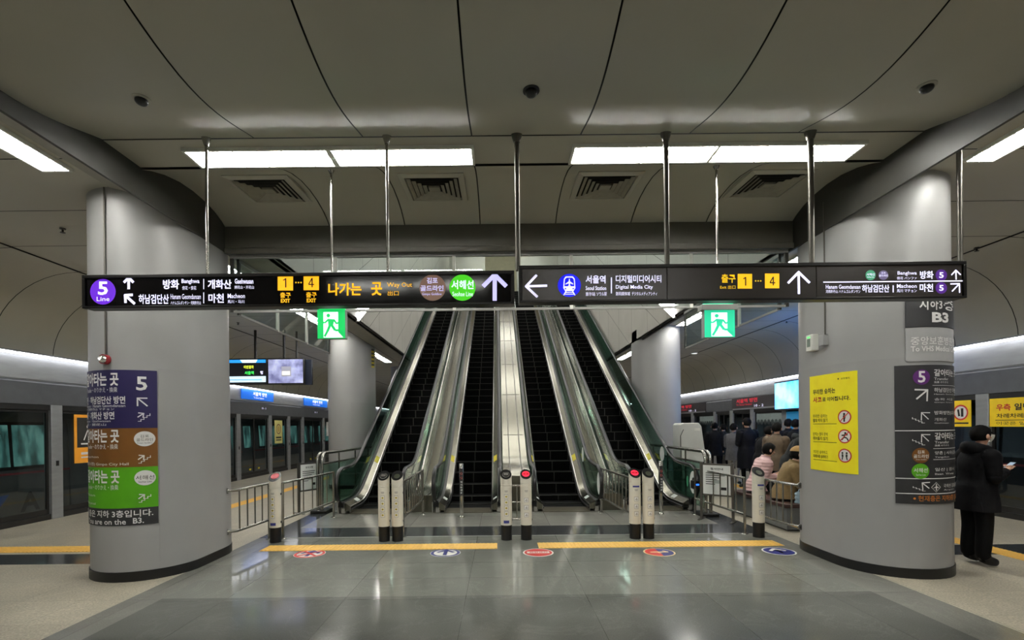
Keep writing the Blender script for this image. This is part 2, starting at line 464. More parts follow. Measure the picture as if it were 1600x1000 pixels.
for k, (x, y, lab) in enumerate(((-4.31, 5.96, 'grey round-ended pillar carrying the purple brown and green transfer sign'),
        (4.64, 5.784, 'grey round-ended pillar carrying the yellow poster and dark transfer sign'),
        (-4.31, 13.9, 'grey pillar behind the hanging train screens'), (4.55, 13.7, 'grey pillar behind the white machine, lit blue on one edge'),
        (-4.31, 21.9, 'grey pillar far down the platform past the train screens'), (4.55, 21.7, 'grey pillar far down the crowded platform'),
        (-4.31, -2.3, 'grey pillar behind the viewer on the train side'), (4.64, -2.3, 'grey pillar behind the viewer on the poster side'))):
    s = STAD[k] if k < 2 else Stadium(x, y, .6, .5)
    pl = MB(); pl.prism(s.ring(), lambda u, v, w: (u, v, w), 0, ZO)
    o = pl.build('pillar', PILLAR); tag(o, lab, 'pillar', None, 'structure')
    bs = MB(); bs.prism(s.ring(.012), lambda u, v, w: (u, v, w), 0.0, .11)
    bs.build('skirting', BLACK, o)
    cl = MB(); sg = 1 if s.x < 0 else -1
    s.skin(sg*s.u_at(248) if k == 0 else sg*.2, sg*(2*s.q+s.l), .11, 2.4, .004, cl)
    cl.build('cladding', PILLAR2, o)

LED = mat('led_strip', (255, 255, 255), .5, emit=LAMP*.33, ergb=(250, 250, 255), var=0)
# platform screen door headers with their light ledge (the doors themselves follow)
for side, s, x in (('left', -1, PXL), ('right', 1, PXR)):
    h = MB(); fn = lambda u, v, w: (x + s*u, w, v)
    h.prism([(.0, 2.2), (.25, 2.2), (.25, 3.12), (.0, 3.12), (-.02, 2.66), (0, 2.65), (0, 2.2)], fn, YB, YE, 0)
    h.prism([(-.03, 2.2), (.0, 2.2), (.0, 2.64), (-.03, 2.6)], fn, YB, YE, 1)
    h.prism([(-.16, 3.11), (.02, 3.11), (.02, 3.14), (-.16, 3.14)], fn, YB, YE, 0)
    struct(h.build('trim_header_'+side, [PSDM, PSDD]))
    lp = thing('strip_light', (x, 10, 3.1), 'continuous white light strip along the top of the doors beside the ' + ('stopped train with letters' if s < 0 else 'waiting crowd'), 'strip light')
    y = YB
    while y < YE-2:
        L = MB(); L.prism([(-.15, 3.075), (-.08, 3.075), (-.08, 3.108), (-.15, 3.108)], fn, y+.01, y+2.45, 0)
        L.build('lamp_tube', LED, lp); y += 2.5
# ------------------------------------------------------------------ louvre lights
def make_light(L=1.42, W=.30):          # long axis x, hangs just under z = 0
    t = thing('louver_light', (0, 0, 0), 'x', 'ceiling light', 'louvre lights')
    f = MB()
    for sx in (-1, 1): f.box(sx*L/2-.012, sx*L/2+.012, -W/2-.012, W/2+.012, -.03, .02)
    for sy in (-1, 1): f.box(-L/2, L/2, sy*W/2-.012, sy*W/2+.012, -.03, .02)
    f.build('frame', WHITE, t)
    MB().box(-L/2+.012, L/2-.012, -W/2+.012, W/2-.012, .0, .012).build('reflector', LAMPR, t)
    for sy in (-1, 1):
        MB().cyl((-L/2+.03, sy*.075, -.006), (L/2-.03, sy*.075, -.006), .013, 8).build('lamp_tube', LAMPT, t)
    lo = MB().box(-L/2+.012, L/2-.012, -.006, .006, -.034, -.02)
    n = 6
    for i in range(1, n): lo.box(-L/2+L*i/n-.004, -L/2+L*i/n+.004, -W/2+.012, W/2-.012, -.034, -.02)
    lo.build('louver', REFL, t)
    return t
LAMPR = mat('lamp_reflector_lit', (250, 252, 250), .3, emit=1.3, ergb=(240, 246, 248), var=0)
LAMPT = mat('lamp_tube_lit', (255, 255, 250), .4, emit=LAMP*6, ergb=(255, 253, 246), var=0)
light0 = make_light()
def PC(px, py, z):                       # point at height z above the eye
    return PZ(px, py, z)
first = True
spots = []
zl = ZC - .002
for px0, px1, lab in ((306, 526, 'nearest the wall-mounted alarm bell pillar'), (528, 738, 'over the way out lettering of the long sign'),
                      (900, 1117, 'over the airport train symbol'), (1120, 1340, 'nearest the yellow poster pillar')):
    xa, xb = (px0-VX)/F*4.81, (px1-VX)/F*4.81
    spots.append(((xa+xb)/2, 4.81, zl, 0, 'louvred ceiling light in the cross strip ' + lab))
for y, w in ((-.3, 'overhead behind the viewer'),):
    for x, nm in ((-2.4, 'outer train side'), (-.9, 'inner train side'), (1.3, 'inner poster side'), (2.8, 'outer poster side')):
        spots.append((x, y, zl, 0, 'louvred ceiling light %s, %s' % (w, nm)))
row = {-1: 'row beside the alarm bell pillar', 1: 'row beside the yellow poster pillar'}
for s, x in ((-1, -4.56), (1, 5.0)):
    for k, y in enumerate((-7.5, -6.0, -5.0+.55, -2.95, 2.0, 2.75+1.58, 7.9, 9.45, 11.0, 12.4, 16.0, 17.6, 19.2, 24, 25.6, 27.2)):
        if k == 4: y = 2.72
        if k == 5: y = 4.27
        spots.append((x, y, ZO-.002, PI/2, 'louvred light along the beam, %s, %s' % (row[s], ('seventh behind', 'sixth behind', 'fifth behind', 'second behind', 'next to nearest', 'nearest in view',
            'first past the pillar', 'second past the pillar', 'third past the pillar', 'fourth past the pillar', 'first past the far pillar', 'second past the far pillar', 'third past the far pillar', 'first at the far end', 'second at the far end', 'last at the far end')[k])))
for i, (x, y, z, rz, lab) in enumerate(spots):
    if i == 0:
        light0.location = (x, y, z); light0['label'] = lab
    else:
        dup(light0, (x, y, z), lab, rz)
# bright sloping wall lights in the shaft, and unseen roof lights added to brighten it
SLIT = mat('shaft_light', (255, 255, 255), .5, emit=LAMP*1.2, ergb=(255, 253, 248), var=0)
for s, x, nm in ((-1, -3.15, 'way out lettering'), (1, 3.95, 'airport train symbol')):
    for k, ya in enumerate((10.75, 17.5)):
        t = thing('shaft_wall_light', (x, ya, 4.2), ('lower' if k == 0 else 'upper') + ' sloping bright wall light of the shaft, behind the ' + nm, 'wall light', 'shaft wall lights')
        fn = lambda u, v, w: (x - s*w, u, v)
        z0 = 4.1 + (k * 6.75)*T30
        MB().prism([(ya, z0), (ya+2.2, z0+2.2*T30), (ya+2.2, z0+2.2*T30+.42), (ya, z0+.42)], fn, -.03, .035).build('diffuser', SLIT, t)
        MB().prism([(ya-.03, z0-.04), (ya+2.23, z0+2.23*T30-.02), (ya+2.23, z0+2.23*T30), (ya-.03, z0-.015)], fn, -.03, .045).build('housing', WHITE, t)
for k, y in enumerate((12, 16, 20, 24, 30.0)):
    zz = 7.6 + (min(y, YTOP)-6.6)*(ZTOP+4.1-7.6)/(YTOP-6.6) - .06
    t = thing('shaft_fill_light', (.4, y, zz), 'long added fill light across the shaft roof above the escalators, %s from the bottom' % ('first', 'second', 'third', 'fourth', 'fifth', 'sixth')[k], 'ceiling light', 'added shaft fill lights')
    MB().box(-2.2, 3.0, y-.12, y+.12, zz-.03, zz).build('diffuser', SLIT, t)
    MB().box(-2.25, 3.05, y-.15, y+.15, zz, zz+.1).build('housing', WHITE, t)

# ------------------------------------------------------------------ air vents on the curved ceiling
def make_vent():                         # in local x / y, lower face towards -z
    t = thing('air_vent', (0, 0, 0), 'x', 'air vent', 'square air vents')
    f = MB()
    def ringf(mb, a, b, z0, z1, m=0):    # picture frame from half-size a to b, dropping
        for k in range(4):
            M = Matrix.Rotation(k*PI/2, 4, 'Z')
            q = [M @ Vector(p) for p in ((-a, -a, z0), (a, -a, z0), (b, -b, z1), (-b, -b, z1))]
            mb.poly(q, m)
    ringf(f, .37, .31, -.012, -.03); ringf(f, .31, .30, -.03, .0); ringf(f, .37, .37, .02, -.012)
    f.build('frame', CEIL, t)
    MB().box(-.3, .3, -.3, .3, .0, .01).build('duct_opening', mat('duct_dark', (52, 50, 46), .8), t)
    for i, a in enumerate((.29, .235, .18, .125)):
        v = MB(); ringf(v, a, a-.04, -.034, -.016); ringf(v, a-.04, a, -.012, -.030)
        v.build('vane', VENT, t)
    MB().cbox((0, 0, -.02), (.13, .13, .02)).build('core_plate', VENT, t)
    return t
VENT = mat('vent_metal', (150, 146, 132), .5, var=.1, scale=12)
vent0 = make_vent()
vl = ('square air vent in the curved ceiling over the exit number squares', 'square air vent in the curved ceiling over the way out lettering',
      'square air vent in the curved ceiling over the airport train symbol', 'square air vent in the curved ceiling nearest the yellow poster pillar')
for i, px in enumerate((425, 683, 949, 1203)):
    yc = 5.75; x = (px-VX)/F*yc
    zc = arch_z(yc)
    slope = (arch_z(yc+.3)-arch_z(yc-.3))/.6
    o = vent0 if i == 0 else dup(vent0, (0, 0, 0), vl[i])
    o['label'] = vl[i]
    o.location = (x, yc, zc-.03); o.rotation_euler = (math.atan(slope), 0, 0); o.scale = (1.0, 1.0, 1)

# small ceiling cameras / detectors
for i, (px, py, lab) in enumerate(((221, 154, 'small round ceiling camera nearest the alarm bell pillar'), (830, 141, 'small black ceiling camera over the middle of the hall'),
                                   (1448, 134, 'small dark ceiling camera nearest the yellow poster pillar'))):
    xu, yu = unroll(px, py)
    y = 3.5
    for _ in range(60):
        zc = ZC+.005-.185*math.sin(PI*(min(max(y, 2.641), 4.509)-2.64)/1.87)**1.1
        y = .5*y + .5*F*(zc-CZ)/(-yu)
    x = xu/F*y
    t = thing('ceiling_camera', (x, y, zc), lab, 'camera', 'ceiling cameras')
    MB().lathe([(.062, .01), (.064, -.008), (.05, -.012)], (x, y, zc), 20).build('base_ring', CEIL if i != 1 else BLACKM, t)
    MB().ball((x, y, zc-.02), (.046, .046, .034), 14).build('lens_dome', BLACK, t)
for i, (px, py, z) in enumerate(((98, 357, ZO), (1526, 387, ZO), (372, 504, ZO), (1229, 501, ZO))):
    p = PZ(px, py, z)
    t = thing('sprinkler', p, 'tiny sprinkler under the platform ceiling, ' + ('by the alarm bell pillar', 'beyond the dark transfer sign', 'over the hanging screens', 'over the bench')[i], 'sprinkler', 'sprinklers')
    MB().lathe([(.035, 0), (.035, -.012), (.012, -.015), (.012, -.05), (.03, -.052), (.03, -.058)], p, 10).build('body', BLACKM, t)
for px, py, nm in ((516, 553, 'hanging screens'), (1085, 552, 'white machine')):
    p = PZ(px, py, ZO-.02)
    t = thing('downlight', p, 'small round downlight in the platform ceiling near the ' + nm, 'downlight', 'downlights')
    MB().lathe([(.12, .02), (.13, 0), (.10, -.01)], p, 18).build('trim_ring', WHITE, t)
    MB().lathe([(.1, -.012), (.0, -.014)], p, 18).build('diffuser', LAMPR, t)

# ------------------------------------------------------------------ smoke screens of glass round the shaft opening
def smoke_screen(label, a, b, posts):
    a, b = Vector(a), Vector(b); t = thing('smoke_screen', (a+b)/2, label, 'glass screen')
    d = (b-a).normalized(); n = Vector((d.y, -d.x, 0)); L = (b-a).length
    def slab(mb, s0, s1, z0, z1, th):
        p = [a+d*s0-n*th/2, a+d*s1-n*th/2, a+d*s1+n*th/2, a+d*s0+n*th/2]
        mb.add([(q.x, q.y, z0) for q in p]+[(q.x, q.y, z1) for q in p], [(0,3,2,1),(4,5,6,7),(0,1,5,4),(1,2,6,5),(2,3,7,6),(3,0,4,7)])
    ss = [0] + posts + [L]
    for s0, s1 in zip(ss[:-1], ss[1:]):
        g = MB(); slab(g, s0+.012, s1-.012, 3.32, 4.06, .01); g.build('pane', GLASS, t)
    for s in posts + [.02, L-.02]:
        g = MB(); slab(g, s-.022, s+.022, 3.30, 4.085, .035); g.build('mullion', WHITE if 0.1 < s < L-.1 else BEAM, t)
    g = MB(); slab(g, 0, L, 3.295, 3.325, .03); slab(g, 0, L, 4.04, 4.085, .04); g.build('rail', mat('rail_grey', (150, 150, 146), .5), t)
smoke_screen('clear hanging glass screen under the lintel, behind the long signs', (BXL+.03, 6.6, 0), (BXR-.03, 6.6, 0), [(px-VX)/F*6.6-BXL-.03 for px in (527, 712, 895, 1082)])
smoke_screen('clear hanging glass screen along the beam on the side of the hanging screens', (BXL+.05, 6.75, 0), (BXL+.05, 10.35, 0), [1.2, 2.4])
smoke_screen('clear hanging glass screen along the beam on the side of the waiting crowd', (BXR-.05, 6.75, 0), (BXR-.05, 10.2, 0), [1.15, 2.3])
# ------------------------------------------------------------------ lettering
_TC = bpy.data.curves.new('lettering_source', 'FONT'); _TC.resolution_u = 2
_TO = bpy.data.objects.new('lettering_source', _TC); COL.objects.link(_TO)
_TCACHE = {}
def text2d(s, bold=0.0):
    k = (s, bold)
    if k not in _TCACHE:
        _TC.body = s; _TC.offset = bold
        me = _TO.to_mesh()
        v = [(q.co.x, q.co.y) for q in me.vertices]; f = [tuple(p.vertices) for p in me.polygons]
        _TO.to_mesh_clear()
        xs = [q[0] for q in v] or [0, 1]; ys = [q[1] for q in v] or [0, 1]
        x0, x1, y0, y1 = min(xs), max(xs), min(ys), max(ys)
        _TCACHE[k] = ([((x-x0)/max(x1-x0, 1e-6), (y-y0)/max(y1-y0, 1e-6)) for x, y in v], f)
    return _TCACHE[k]
class Art:
    """flat marks collected per part and colour; fn(a, b, d) maps the art's own coordinates to a point d in front of the face"""
    def __init__(s, fn, d0=.0015, curved=False):
        s.curved = curved
        s.fn, s.parts, s.d0 = fn, {}, d0
    def mb(s, part, m):
        return s.parts.setdefault((part, m.name), (MB(), m))[0]
    def text(s, t, x0, y0, x1, y1, m, bold=.012, part='lettering', d=2):
        v, f = text2d(t, bold)
        s.mb(part, m).add([s.fn(x0+(x1-x0)*a, y1+(y0-y1)*b, s.d0*d) for a, b in v], f)
    def poly(s, pts, m, part='panel', d=1):
        s.mb(part, m).poly([s.fn(a, b, s.d0*d) for a, b in pts])
    def rect(s, x0, y0, x1, y1, m, part='panel', d=1, n=1):
        s.mb(part, m).grid([[s.fn(x0+(x1-x0)*i/n, y, s.d0*d) for i in range(n+1)] for y in (y1, y0)])
    def disc(s, cx, cy, rx, m, part='badge', d=1, ry=None, n=32):
        if s.curved:
            ry = ry or rx; k = max(8, n//2)
            cs = [-math.cos(PI*i/k) for i in range(k+1)]
            s.mb(part, m).grid([[s.fn(cx+rx*c, cy+sg*ry*math.sqrt(max(1e-6, 1-c*c)), s.d0*d) for c in cs] for sg in (1, -1)]); return
        s.poly([(cx+rx*math.cos(2*PI*i/n), cy-(ry or rx)*math.sin(2*PI*i/n)) for i in range(n)], m, part, d)
    def ring(s, cx, cy, rx, w, m, part='ring', d=1, ry=None, n=32):
        ry = ry or rx
        s.mb(part, m).grid([[s.fn(cx+(rx-k)*math.cos(2*PI*i/n), cy-(ry-k*ry/rx)*math.sin(2*PI*i/n), s.d0*d) for i in range(n+1)] for k in (0, w)])
    def line(s, a, b, w, m, part='arrow', d=2):
        a, b = Vector(a), Vector(b); t = (b-a).normalized(); n = Vector((-t.y, t.x))*w/2
        s.poly([tuple(a-n), tuple(b-n), tuple(b+n), tuple(a+n)], m, part, d)
    def arrow(s, x0, y0, x1, y1, w, m, head=.42, part='arrow', d=2):    # from tail to tip
        a, b = Vector((x0, y0)), Vector((x1, y1)); t = (b-a).normalized(); L = (b-a).length; n = Vector((-t.y, t.x))
        s.line(a, b-t*w*.6, w, m, part, d)
        for k in (-1, 1):
            q = b - t*L*head + n*k*L*head
            s.line(b+(b-q).normalized()*w*.3, q, w, m, part, d+.1*(k+2))
    def build(s, parent):
        return [q.build(part, m, parent) for (part, _), (mb, m) in s.parts.items() for q in pieces(mb)]
def emat(name, rgb, e):
    return mat(name, rgb, .5, emit=e, var=0.)
LW = emat('letter_white', (228, 226, 255), 1.15)
LV = emat('letter_violet_white', (206, 202, 255), .95)
LY = emat('letter_yellow', (250, 186, 25), .95)
LYD = emat('letter_yellow_right', (246, 196, 20), .85)
LP = emat('badge_purple', (92, 22, 190), .9)
LPD = emat('badge_purple_dark', (74, 20, 130), .55)
LG = emat('badge_green', (70, 205, 30), .9)
LB = emat('badge_brown', (118, 92, 78), .75)
LBL = emat('badge_blue', (22, 28, 235), .95)
LTE = emat('badge_teal', (70, 160, 120), .6)
LGR = emat('badge_violet_grey', (110, 100, 140), .5)
INK = mat('ink_black', (22, 20, 18), .6)
FACEL = mat('sign_face_black', (20, 19, 20), .09, var=.05, spec=.2)
FACER = mat('sign_face_brown', (40, 36, 33), .3, var=.04, emit=.028, ergb=(120, 105, 92))
SFR = mat('sign_frame', (30, 29, 28), .35, .6)
def plane_px(Y):
    def fn(a, b, d):
        p = P(a, b, Y); return (p.x, Y-d, p.z)
    return fn
def hang_sign(name, label, x0, x1, ztop, zbot, face, rods, joints=()):
    # front face at 4.43
    t = thing(name, ((x0+x1)/2, 4.495, ztop), label, 'sign', 'long hanging direction signs')
    h = MB().box(x0, x1, 4.445, 4.55, zbot, ztop)
    h.build('housing', SFR, t, bevel=.006)
    f = MB(); js = [x0+.03] + list(joints) + [x1-.03]
    for a, b in zip(js[:-1], js[1:]):
        f = MB().box(a+.004, b-.004, 4.43, 4.46, zbot+.016, ztop-.028); f.build('face_panel', face, t)
    fr = MB().box(x0, x1, 4.415, 4.46, ztop-.028, ztop+.004).box(x0, x1, 4.415, 4.46, zbot-.004, zbot+.016)
    for a in (x0, x1-.03): fr.box(a, a+.03, 4.415, 4.46, zbot+.014, ztop-.028)
    fr.build('frame', SFR, t, bevel=.004)
    for x, r, m in rods:
        q = MB().cyl((x, 4.495, ztop-.02), (x, 4.495, ZC-.02), r, 12); q.build('rod', m, t)
        MB().lathe([(r+.005, 0), (r+.02, .045), (r+.028, .075)], (x, 4.495, ZC-.077), 16).build('rod_flange', m, t)
    return t
zc = lambda y: CZ - (y-VY)/F*4.43
X5 = lambda px: (px-VX)/F*4.43
rodx = lambda px: (px-VX)/F*4.495
def digit(A, c, x, y, w, h):
    if c == '1':
        A.line((x+w*.62, y), (x+w*.62, y+h), 1.9, INK, 'lettering'); A.line((x+w*.6, y+.7), (x+w*.12, y+h*.22), 1.6, INK, 'lettering', 2.2)
    else:
        A.line((x+w*.72, y), (x+w*.72, y+h), 1.8, INK, 'lettering'); A.line((x+w*.7, y+.4), (x, y+h*.68), 1.6, INK, 'lettering', 2.2); A.line((x-.3, y+h*.7), (x+w+1, y+h*.7), 1.7, INK, 'lettering', 2.4)
s1 = hang_sign('direction_sign', 'long black lit sign with purple disc and orange lettering, hung by two thin rods', X5(132), X5(806), zc(424), zc(475), FACEL,
               [(rodx(327), .014, STEEL), (rodx(609), .014, STEEL)])
A = Art(plane_px(4.43))
A.disc(161, 456, 20, LP, 'line_badge'); A.text('5', 153.5, 440, 169, 461, LW, .02); A.text('Line', 151.5, 464, 171.5, 470.5, LW, 0)
A.arrow(201.5, 452, 201.5, 434, 4, LW); A.arrow(211, 475, 196, 461.5, 4, LW)
for a in (('방화', 255, 437, 280, 452, .025), ('Banghwa', 284, 436, 312, 444.5, .02), ('傍花・傍花', 285, 447, 307, 453, 0), ('하남검단산', 217, 460, 264, 475, .02),
          ('Hanam Geomdansan', 267, 459.5, 314, 467.5, 0), ('ハナムゴムダンサン・河南黔丹山', 267, 470.5, 314, 476, 0), ('개화산', 325, 437, 362, 451.5, .025),
          ('Gaehwasan', 367, 435.5, 396, 443.5, .02), ('開花山・开花山', 367, 446.5, 397, 451.5, 0), ('마천', 326, 459, 350, 473.5, .02), ('Macheon', 356, 459, 383, 466, .01), ('馬川・马川', 356, 469, 382, 474, 0)):
    A.text(*a[:5], LW, a[5])
A.rect(318, 436, 319.2, 452, LW, 'divider', 2); A.rect(318, 457, 319.2, 474, LW, 'divider', 2)
for x, y, c in ((434, 430, '1'), (474.5, 429.5, '4')):
    A.rect(x, y, x+24, y+24, LY, 'exit_badge'); digit(A, c, x+8, y+5, 7.5, 14.5)
    A.text('출구', x+4, y+27, x+20.5, y+35.5, LY, .02); A.text('EXIT', x+5, y+37, x+19.5, y+43, LY, .03)
for i in range(3): A.disc(462.5+4*i, 441.5, 1.2, LY, 'dot', n=10)
A.text('나가는', 513, 442, 565, 462, LY, .03); A.text('곳', 580, 441, 597, 462, LY, .03); A.text('Way Out', 605, 441.5, 644, 450.5, LY, .0); A.text('出口', 606, 454.5, 623, 462, LY, 0)
A.disc(676, 449.5, 20.5, LB, 'line_badge'); A.text('김포', 667, 434, 684, 443, LV, .02); A.text('골드라인', 657, 446, 693, 455, LV, .02); A.text('Gimpo Goldline', 659.5, 457.5, 690, 462.5, LV, 0)
A.disc(722.5, 449.5, 20.5, LG, 'line_badge'); A.text('서해선', 705.5, 438, 740, 452, LW, .02); A.text('Seohae Line', 707, 456, 739, 463, LW, 0)
A.arrow(773, 470, 773, 429.5, 6.5, LV, .45)
A.build(s1)
s2 = hang_sign('direction_sign', 'long brown lit sign with a blue airport train disc, hung by four thick rods', X5(813), X5(1511), zc(416.5), zc(473), FACER,
               [(rodx(812), .024, STEELD), (rodx(1045), .024, STEELD), (rodx(1271), .026, STEELD), (rodx(1503), .022, STEELD)], [X5(1044.5), X5(1278)])
A = Art(plane_px(4.43))
A.arrow(855, 446.5, 822, 447.5, 3.6, LW, .52)
A.disc(889.5, 446, 18, LBL, 'train_badge')
A.poly([(881, 436), (884, 432), (895, 432), (898, 436), (899, 450), (896, 455), (883, 455), (880, 450)], LW, 'icon', 2)
A.poly([(882.5, 437), (885, 434), (894, 434), (896.5, 437), (897.3, 447.5), (881.7, 447.5)], LBL, 'icon', 3)
A.poly([(889, 436), (890, 436), (890.5, 440), (895.5, 443.5), (895.5, 445), (890.5, 443), (890.3, 446), (892, 447.3), (887, 447.3), (888.7, 446), (888.5, 443), (883.5, 445), (883.5, 443.5), (888.5, 440)], LW, 'icon', 4)
for q in ((883.5, 451.2), (895.5, 451.2)): A.disc(q[0], q[1], 1.2, LBL, 'icon', 3, n=10)
A.line((884.5, 455), (880.5, 461.5), 1.4, LW, 'icon'); A.line((894.5, 455), (898.5, 461.5), 1.4, LW, 'icon'); A.line((883.5, 457), (895.5, 457), 1.2, LW, 'icon'); A.line((882, 459.8), (897, 459.8), 1.2, LW, 'icon')
for a in (('서울역', 915, 430.5, 946, 443, .02), ('Seoul Station', 915, 447, 947, 453.5, .01), ('首尔站', 915, 456.5, 930, 462.5, 0), ('ソウル駅', 932, 456.5, 948, 462.5, 0), ('디지털미디어시티', 962, 430, 1033, 442, .015),
          ('Digital Media City', 962, 445.5, 1020, 453, .01), ('数码媒体城', 962, 456, 984.5, 462, 0), ('デジタルメディアシティ', 987, 456, 1026.5, 462, 0)):
    A.text(*a[:5], LW, a[5])
A.rect(954.3, 433.5, 956, 458.5, LW, 'divider', 2)
A.text('출구', 1127, 428.5, 1149, 442, LYD, .02); A.text('Exit 出口', 1125, 446, 1149, 451.5, LYD, 0)
for x, y, c in ((1152.5, 428, '1'), (1195, 427.5, '4')):
    A.rect(x, y, x+22.5, y+23, LYD, 'exit_badge'); digit(A, c, x+7.8, y+5, 7.2, 13.5)
for i in range(3): A.disc(1180.5+4*i, 439, 1.2, LYD, 'dot', n=10)
A.arrow(1248, 459.5, 1247.5, 425.5, 3.8, LW, .5)
A.disc(1360, 430, 8, LTE, 'line_badge'); A.text('서해선', 1353.5, 427, 1366.5, 431, LW, .01); A.text('Seohae Line', 1354.5, 432, 1365.5, 434, LW, 0)
A.disc(1380, 430, 7.5, LGR, 'line_badge'); A.text('김포', 1376.5, 425, 1383.5, 428, LW, 0); A.text('골드라인', 1373, 429, 1387, 432.5, LW, .01)
for a in (('Banghwa', 1402, 424, 1432, 431, .01), ('傍花 パンファ', 1401, 432.5, 1432, 437, 0), ('방화', 1437, 423.5, 1458, 436, .02), ('Hanam Geomdansan', 1290, 445, 1344, 451.5, .01), ('河南黔丹山 ハナムゴムダンサン', 1290, 453, 1344, 458, 0),
          ('하남검단산', 1346.5, 445, 1389, 457, .02), ('Macheon', 1401, 444, 1432, 450, .01), ('馬川 マチョン', 1401, 452, 1432, 457, 0), ('마천', 1436.5, 443.5, 1457.5, 456, .02)):
    A.text(*a[:5], LW, a[5])
A.rect(1394.3, 446, 1396, 457, LW, 'divider', 2)
A.poly([(1286, 440.2), (1505, 438.2), (1505, 439.9), (1286, 441.9)], LW, 'divider', 2)
for y in (430, 450): A.disc(1470.5, y, 9, LPD, 'line_badge'); A.text('5', 1467, y-4.5, 1474, y+4.5, LW, .02)
A.arrow(1493.5, 437, 1493, 422.5, 2, LW, .5); A.arrow(1487, 455.5, 1498.5, 443.5, 2, LW, .6)
A.build(s2)

# ------------------------------------------------------------------ hanging emergency exit signs
EG = emat('exit_green', (20, 185, 90), 1.0); EG2 = emat('exit_green_bluish', (40, 200, 150), 1.0); EW = emat('exit_white', (225, 255, 240), 1.15)
def exit_sign(label, cx, ytop, ybot, w, green, cap):
    Y = 5.16; p0 = P(cx, ytop, Y); p1 = P(cx, ybot, Y); x = p0.x; hw = w/2/F*Y
    t = thing('exit_sign', (x, Y, p0.z), label, 'exit sign', 'hanging emergency exit signs')
    MB().box(x-hw, x+hw, Y-.04, Y+.04, p1.z, p0.z).build('housing', mat('exit_housing', (150, 160, 155), .4), t, bevel=.005)
    if cap:
        MB().box(x-hw-.03, x+hw+.03, Y-.06, Y+.06, p0.z, p0.z+.06).build('cap', mat('exit_cap', (165, 165, 160), .4), t, bevel=.004)
    MB().box(x-hw+.02, x+hw-.02, Y-.05, Y+.05, p0.z+(.06 if cap else 0), p0.z+(.12 if cap else .03)).build('top_light', green, t)
    MB().cyl((x, Y, p0.z+.03), (x, Y, arch_z(Y)), .012, 10).build('rod', STEEL, t)
    MB().lathe([(.018, 0), (.035, .035)], (x, Y, arch_z(Y)-.045), 14).build('rod_flange', STEEL, t)
    H = p0.z-p1.z; W2 = 2*hw
    a = Art(lambda u, v, d: (x-hw+W2*u, Y-.04-d, p0.z-H*v))
    a.rect(0, 0, 1, 1, green, 'face')
    a.poly([(.2, .1), (.76, .1), (.76, .62), (.98, .62), (.98, .97), (.2, .97)] if 0 else [(.22, .09), (.75, .09), (.75, .97), (.22, .97)], EW, 'doorway', 2)
    a.poly([(.75, .78), (.93, .97), (.6, .97)], EW, 'doorway', 2.2)
    a.disc(.40, .21, .065, green, 'figure', 3, n=20)
    for q in (((.38, .32), (.62, .34), (.56, .58), (.40, .56)),):
        a.poly(q, green, 'figure', 3)
    for k, (p, q, w_) in enumerate((((.40, .35), (.27, .46), .06), ((.27, .46), (.2, .44), .05), ((.6, .36), (.7, .5), .06), ((.7, .5), (.77, .44), .05),
                   ((.46, .54), (.36, .76), .09), ((.36, .76), (.26, .93), .075), ((.52, .54), (.64, .72), .09), ((.64, .72), (.88, .72), .07))):
        a.line(p, q, w_, green, 'figure', 3.1+.1*k)
    a.build(t)
exit_sign('green running-man emergency exit sign hung in front of the grey pillar by the screens', 519.5, 485, 530, 43, EG, False)
exit_sign('green running-man emergency exit sign with grey cap, hung below the brown exit-number panel', 1121.5, 486, 528, 47, EG2, True)

# ------------------------------------------------------------------ signs wrapped round the two near pillars
def pil_art(S, d0=.002):
    def fn(u, z, d):
        p, n = S.pt(u, d+S.lift); return (p.x, p.y, z)
    return Art(fn, d0, True)
class PilPx:                             # photo pixels -> (arc length, height) on a pillar
    def __init__(s, S): s.S, s.c = S, {}
    def u(s, px):
        if px not in s.c: s.c[px] = s.S.u_at(px)
        return s.c[px]
    def z(s, px, py): return s.S.z_at(s.u(px), py)
PL, PR = PilPx(SL), PilPx(SR); SL.lift = .007
pw = mat('decal_white', (225, 224, 222), .5, var=0); pp = mat('decal_purple', (29, 20, 72), .45); pb = mat('decal_brown', (116, 74, 22), .45)
pg = mat('decal_green', (82, 162, 10), .45); pk = mat('decal_charcoal', (42, 42, 44), .5); py_ = mat('decal_yellow', (255, 236, 26), .5)
pgy = mat('decal_silver', (165, 165, 165), .45); po = mat('decal_orange', (205, 120, 40), .5); pr_ = mat('decal_red', (200, 50, 40), .5); pn = mat('decal_navy', (30, 34, 90), .5)
pvi = mat('decal_violet', (88, 30, 108), .5)
def stairs(a, x0, z0, w, h, m, flip=False):        # stairs climbing to one side with an arrow over them
    n = 4; X = (lambda k: x0+w*k) if not flip else (lambda k: x0+w*(1-k))
    for i in range(n):
        a.poly(sorted_rect(X(.1+.22*i), X(.1+.22*i+.25), z0+h*(.14+.2*i), z0+h*(.2+.2*i)), m, 'stairs', 2)
        a.poly(sorted_rect(X(.1+.22*i+.19), X(.1+.22*i+.25), z0+h*(.14+.2*i), z0+h*(.4+.2*i)), m, 'stairs', 2.1)
def sorted_rect(xa, xb, za, zb):
    return [(min(xa, xb), min(za, zb)), (max(xa, xb), min(za, zb)), (max(xa, xb), max(za, zb)), (min(xa, xb), max(za, zb))]
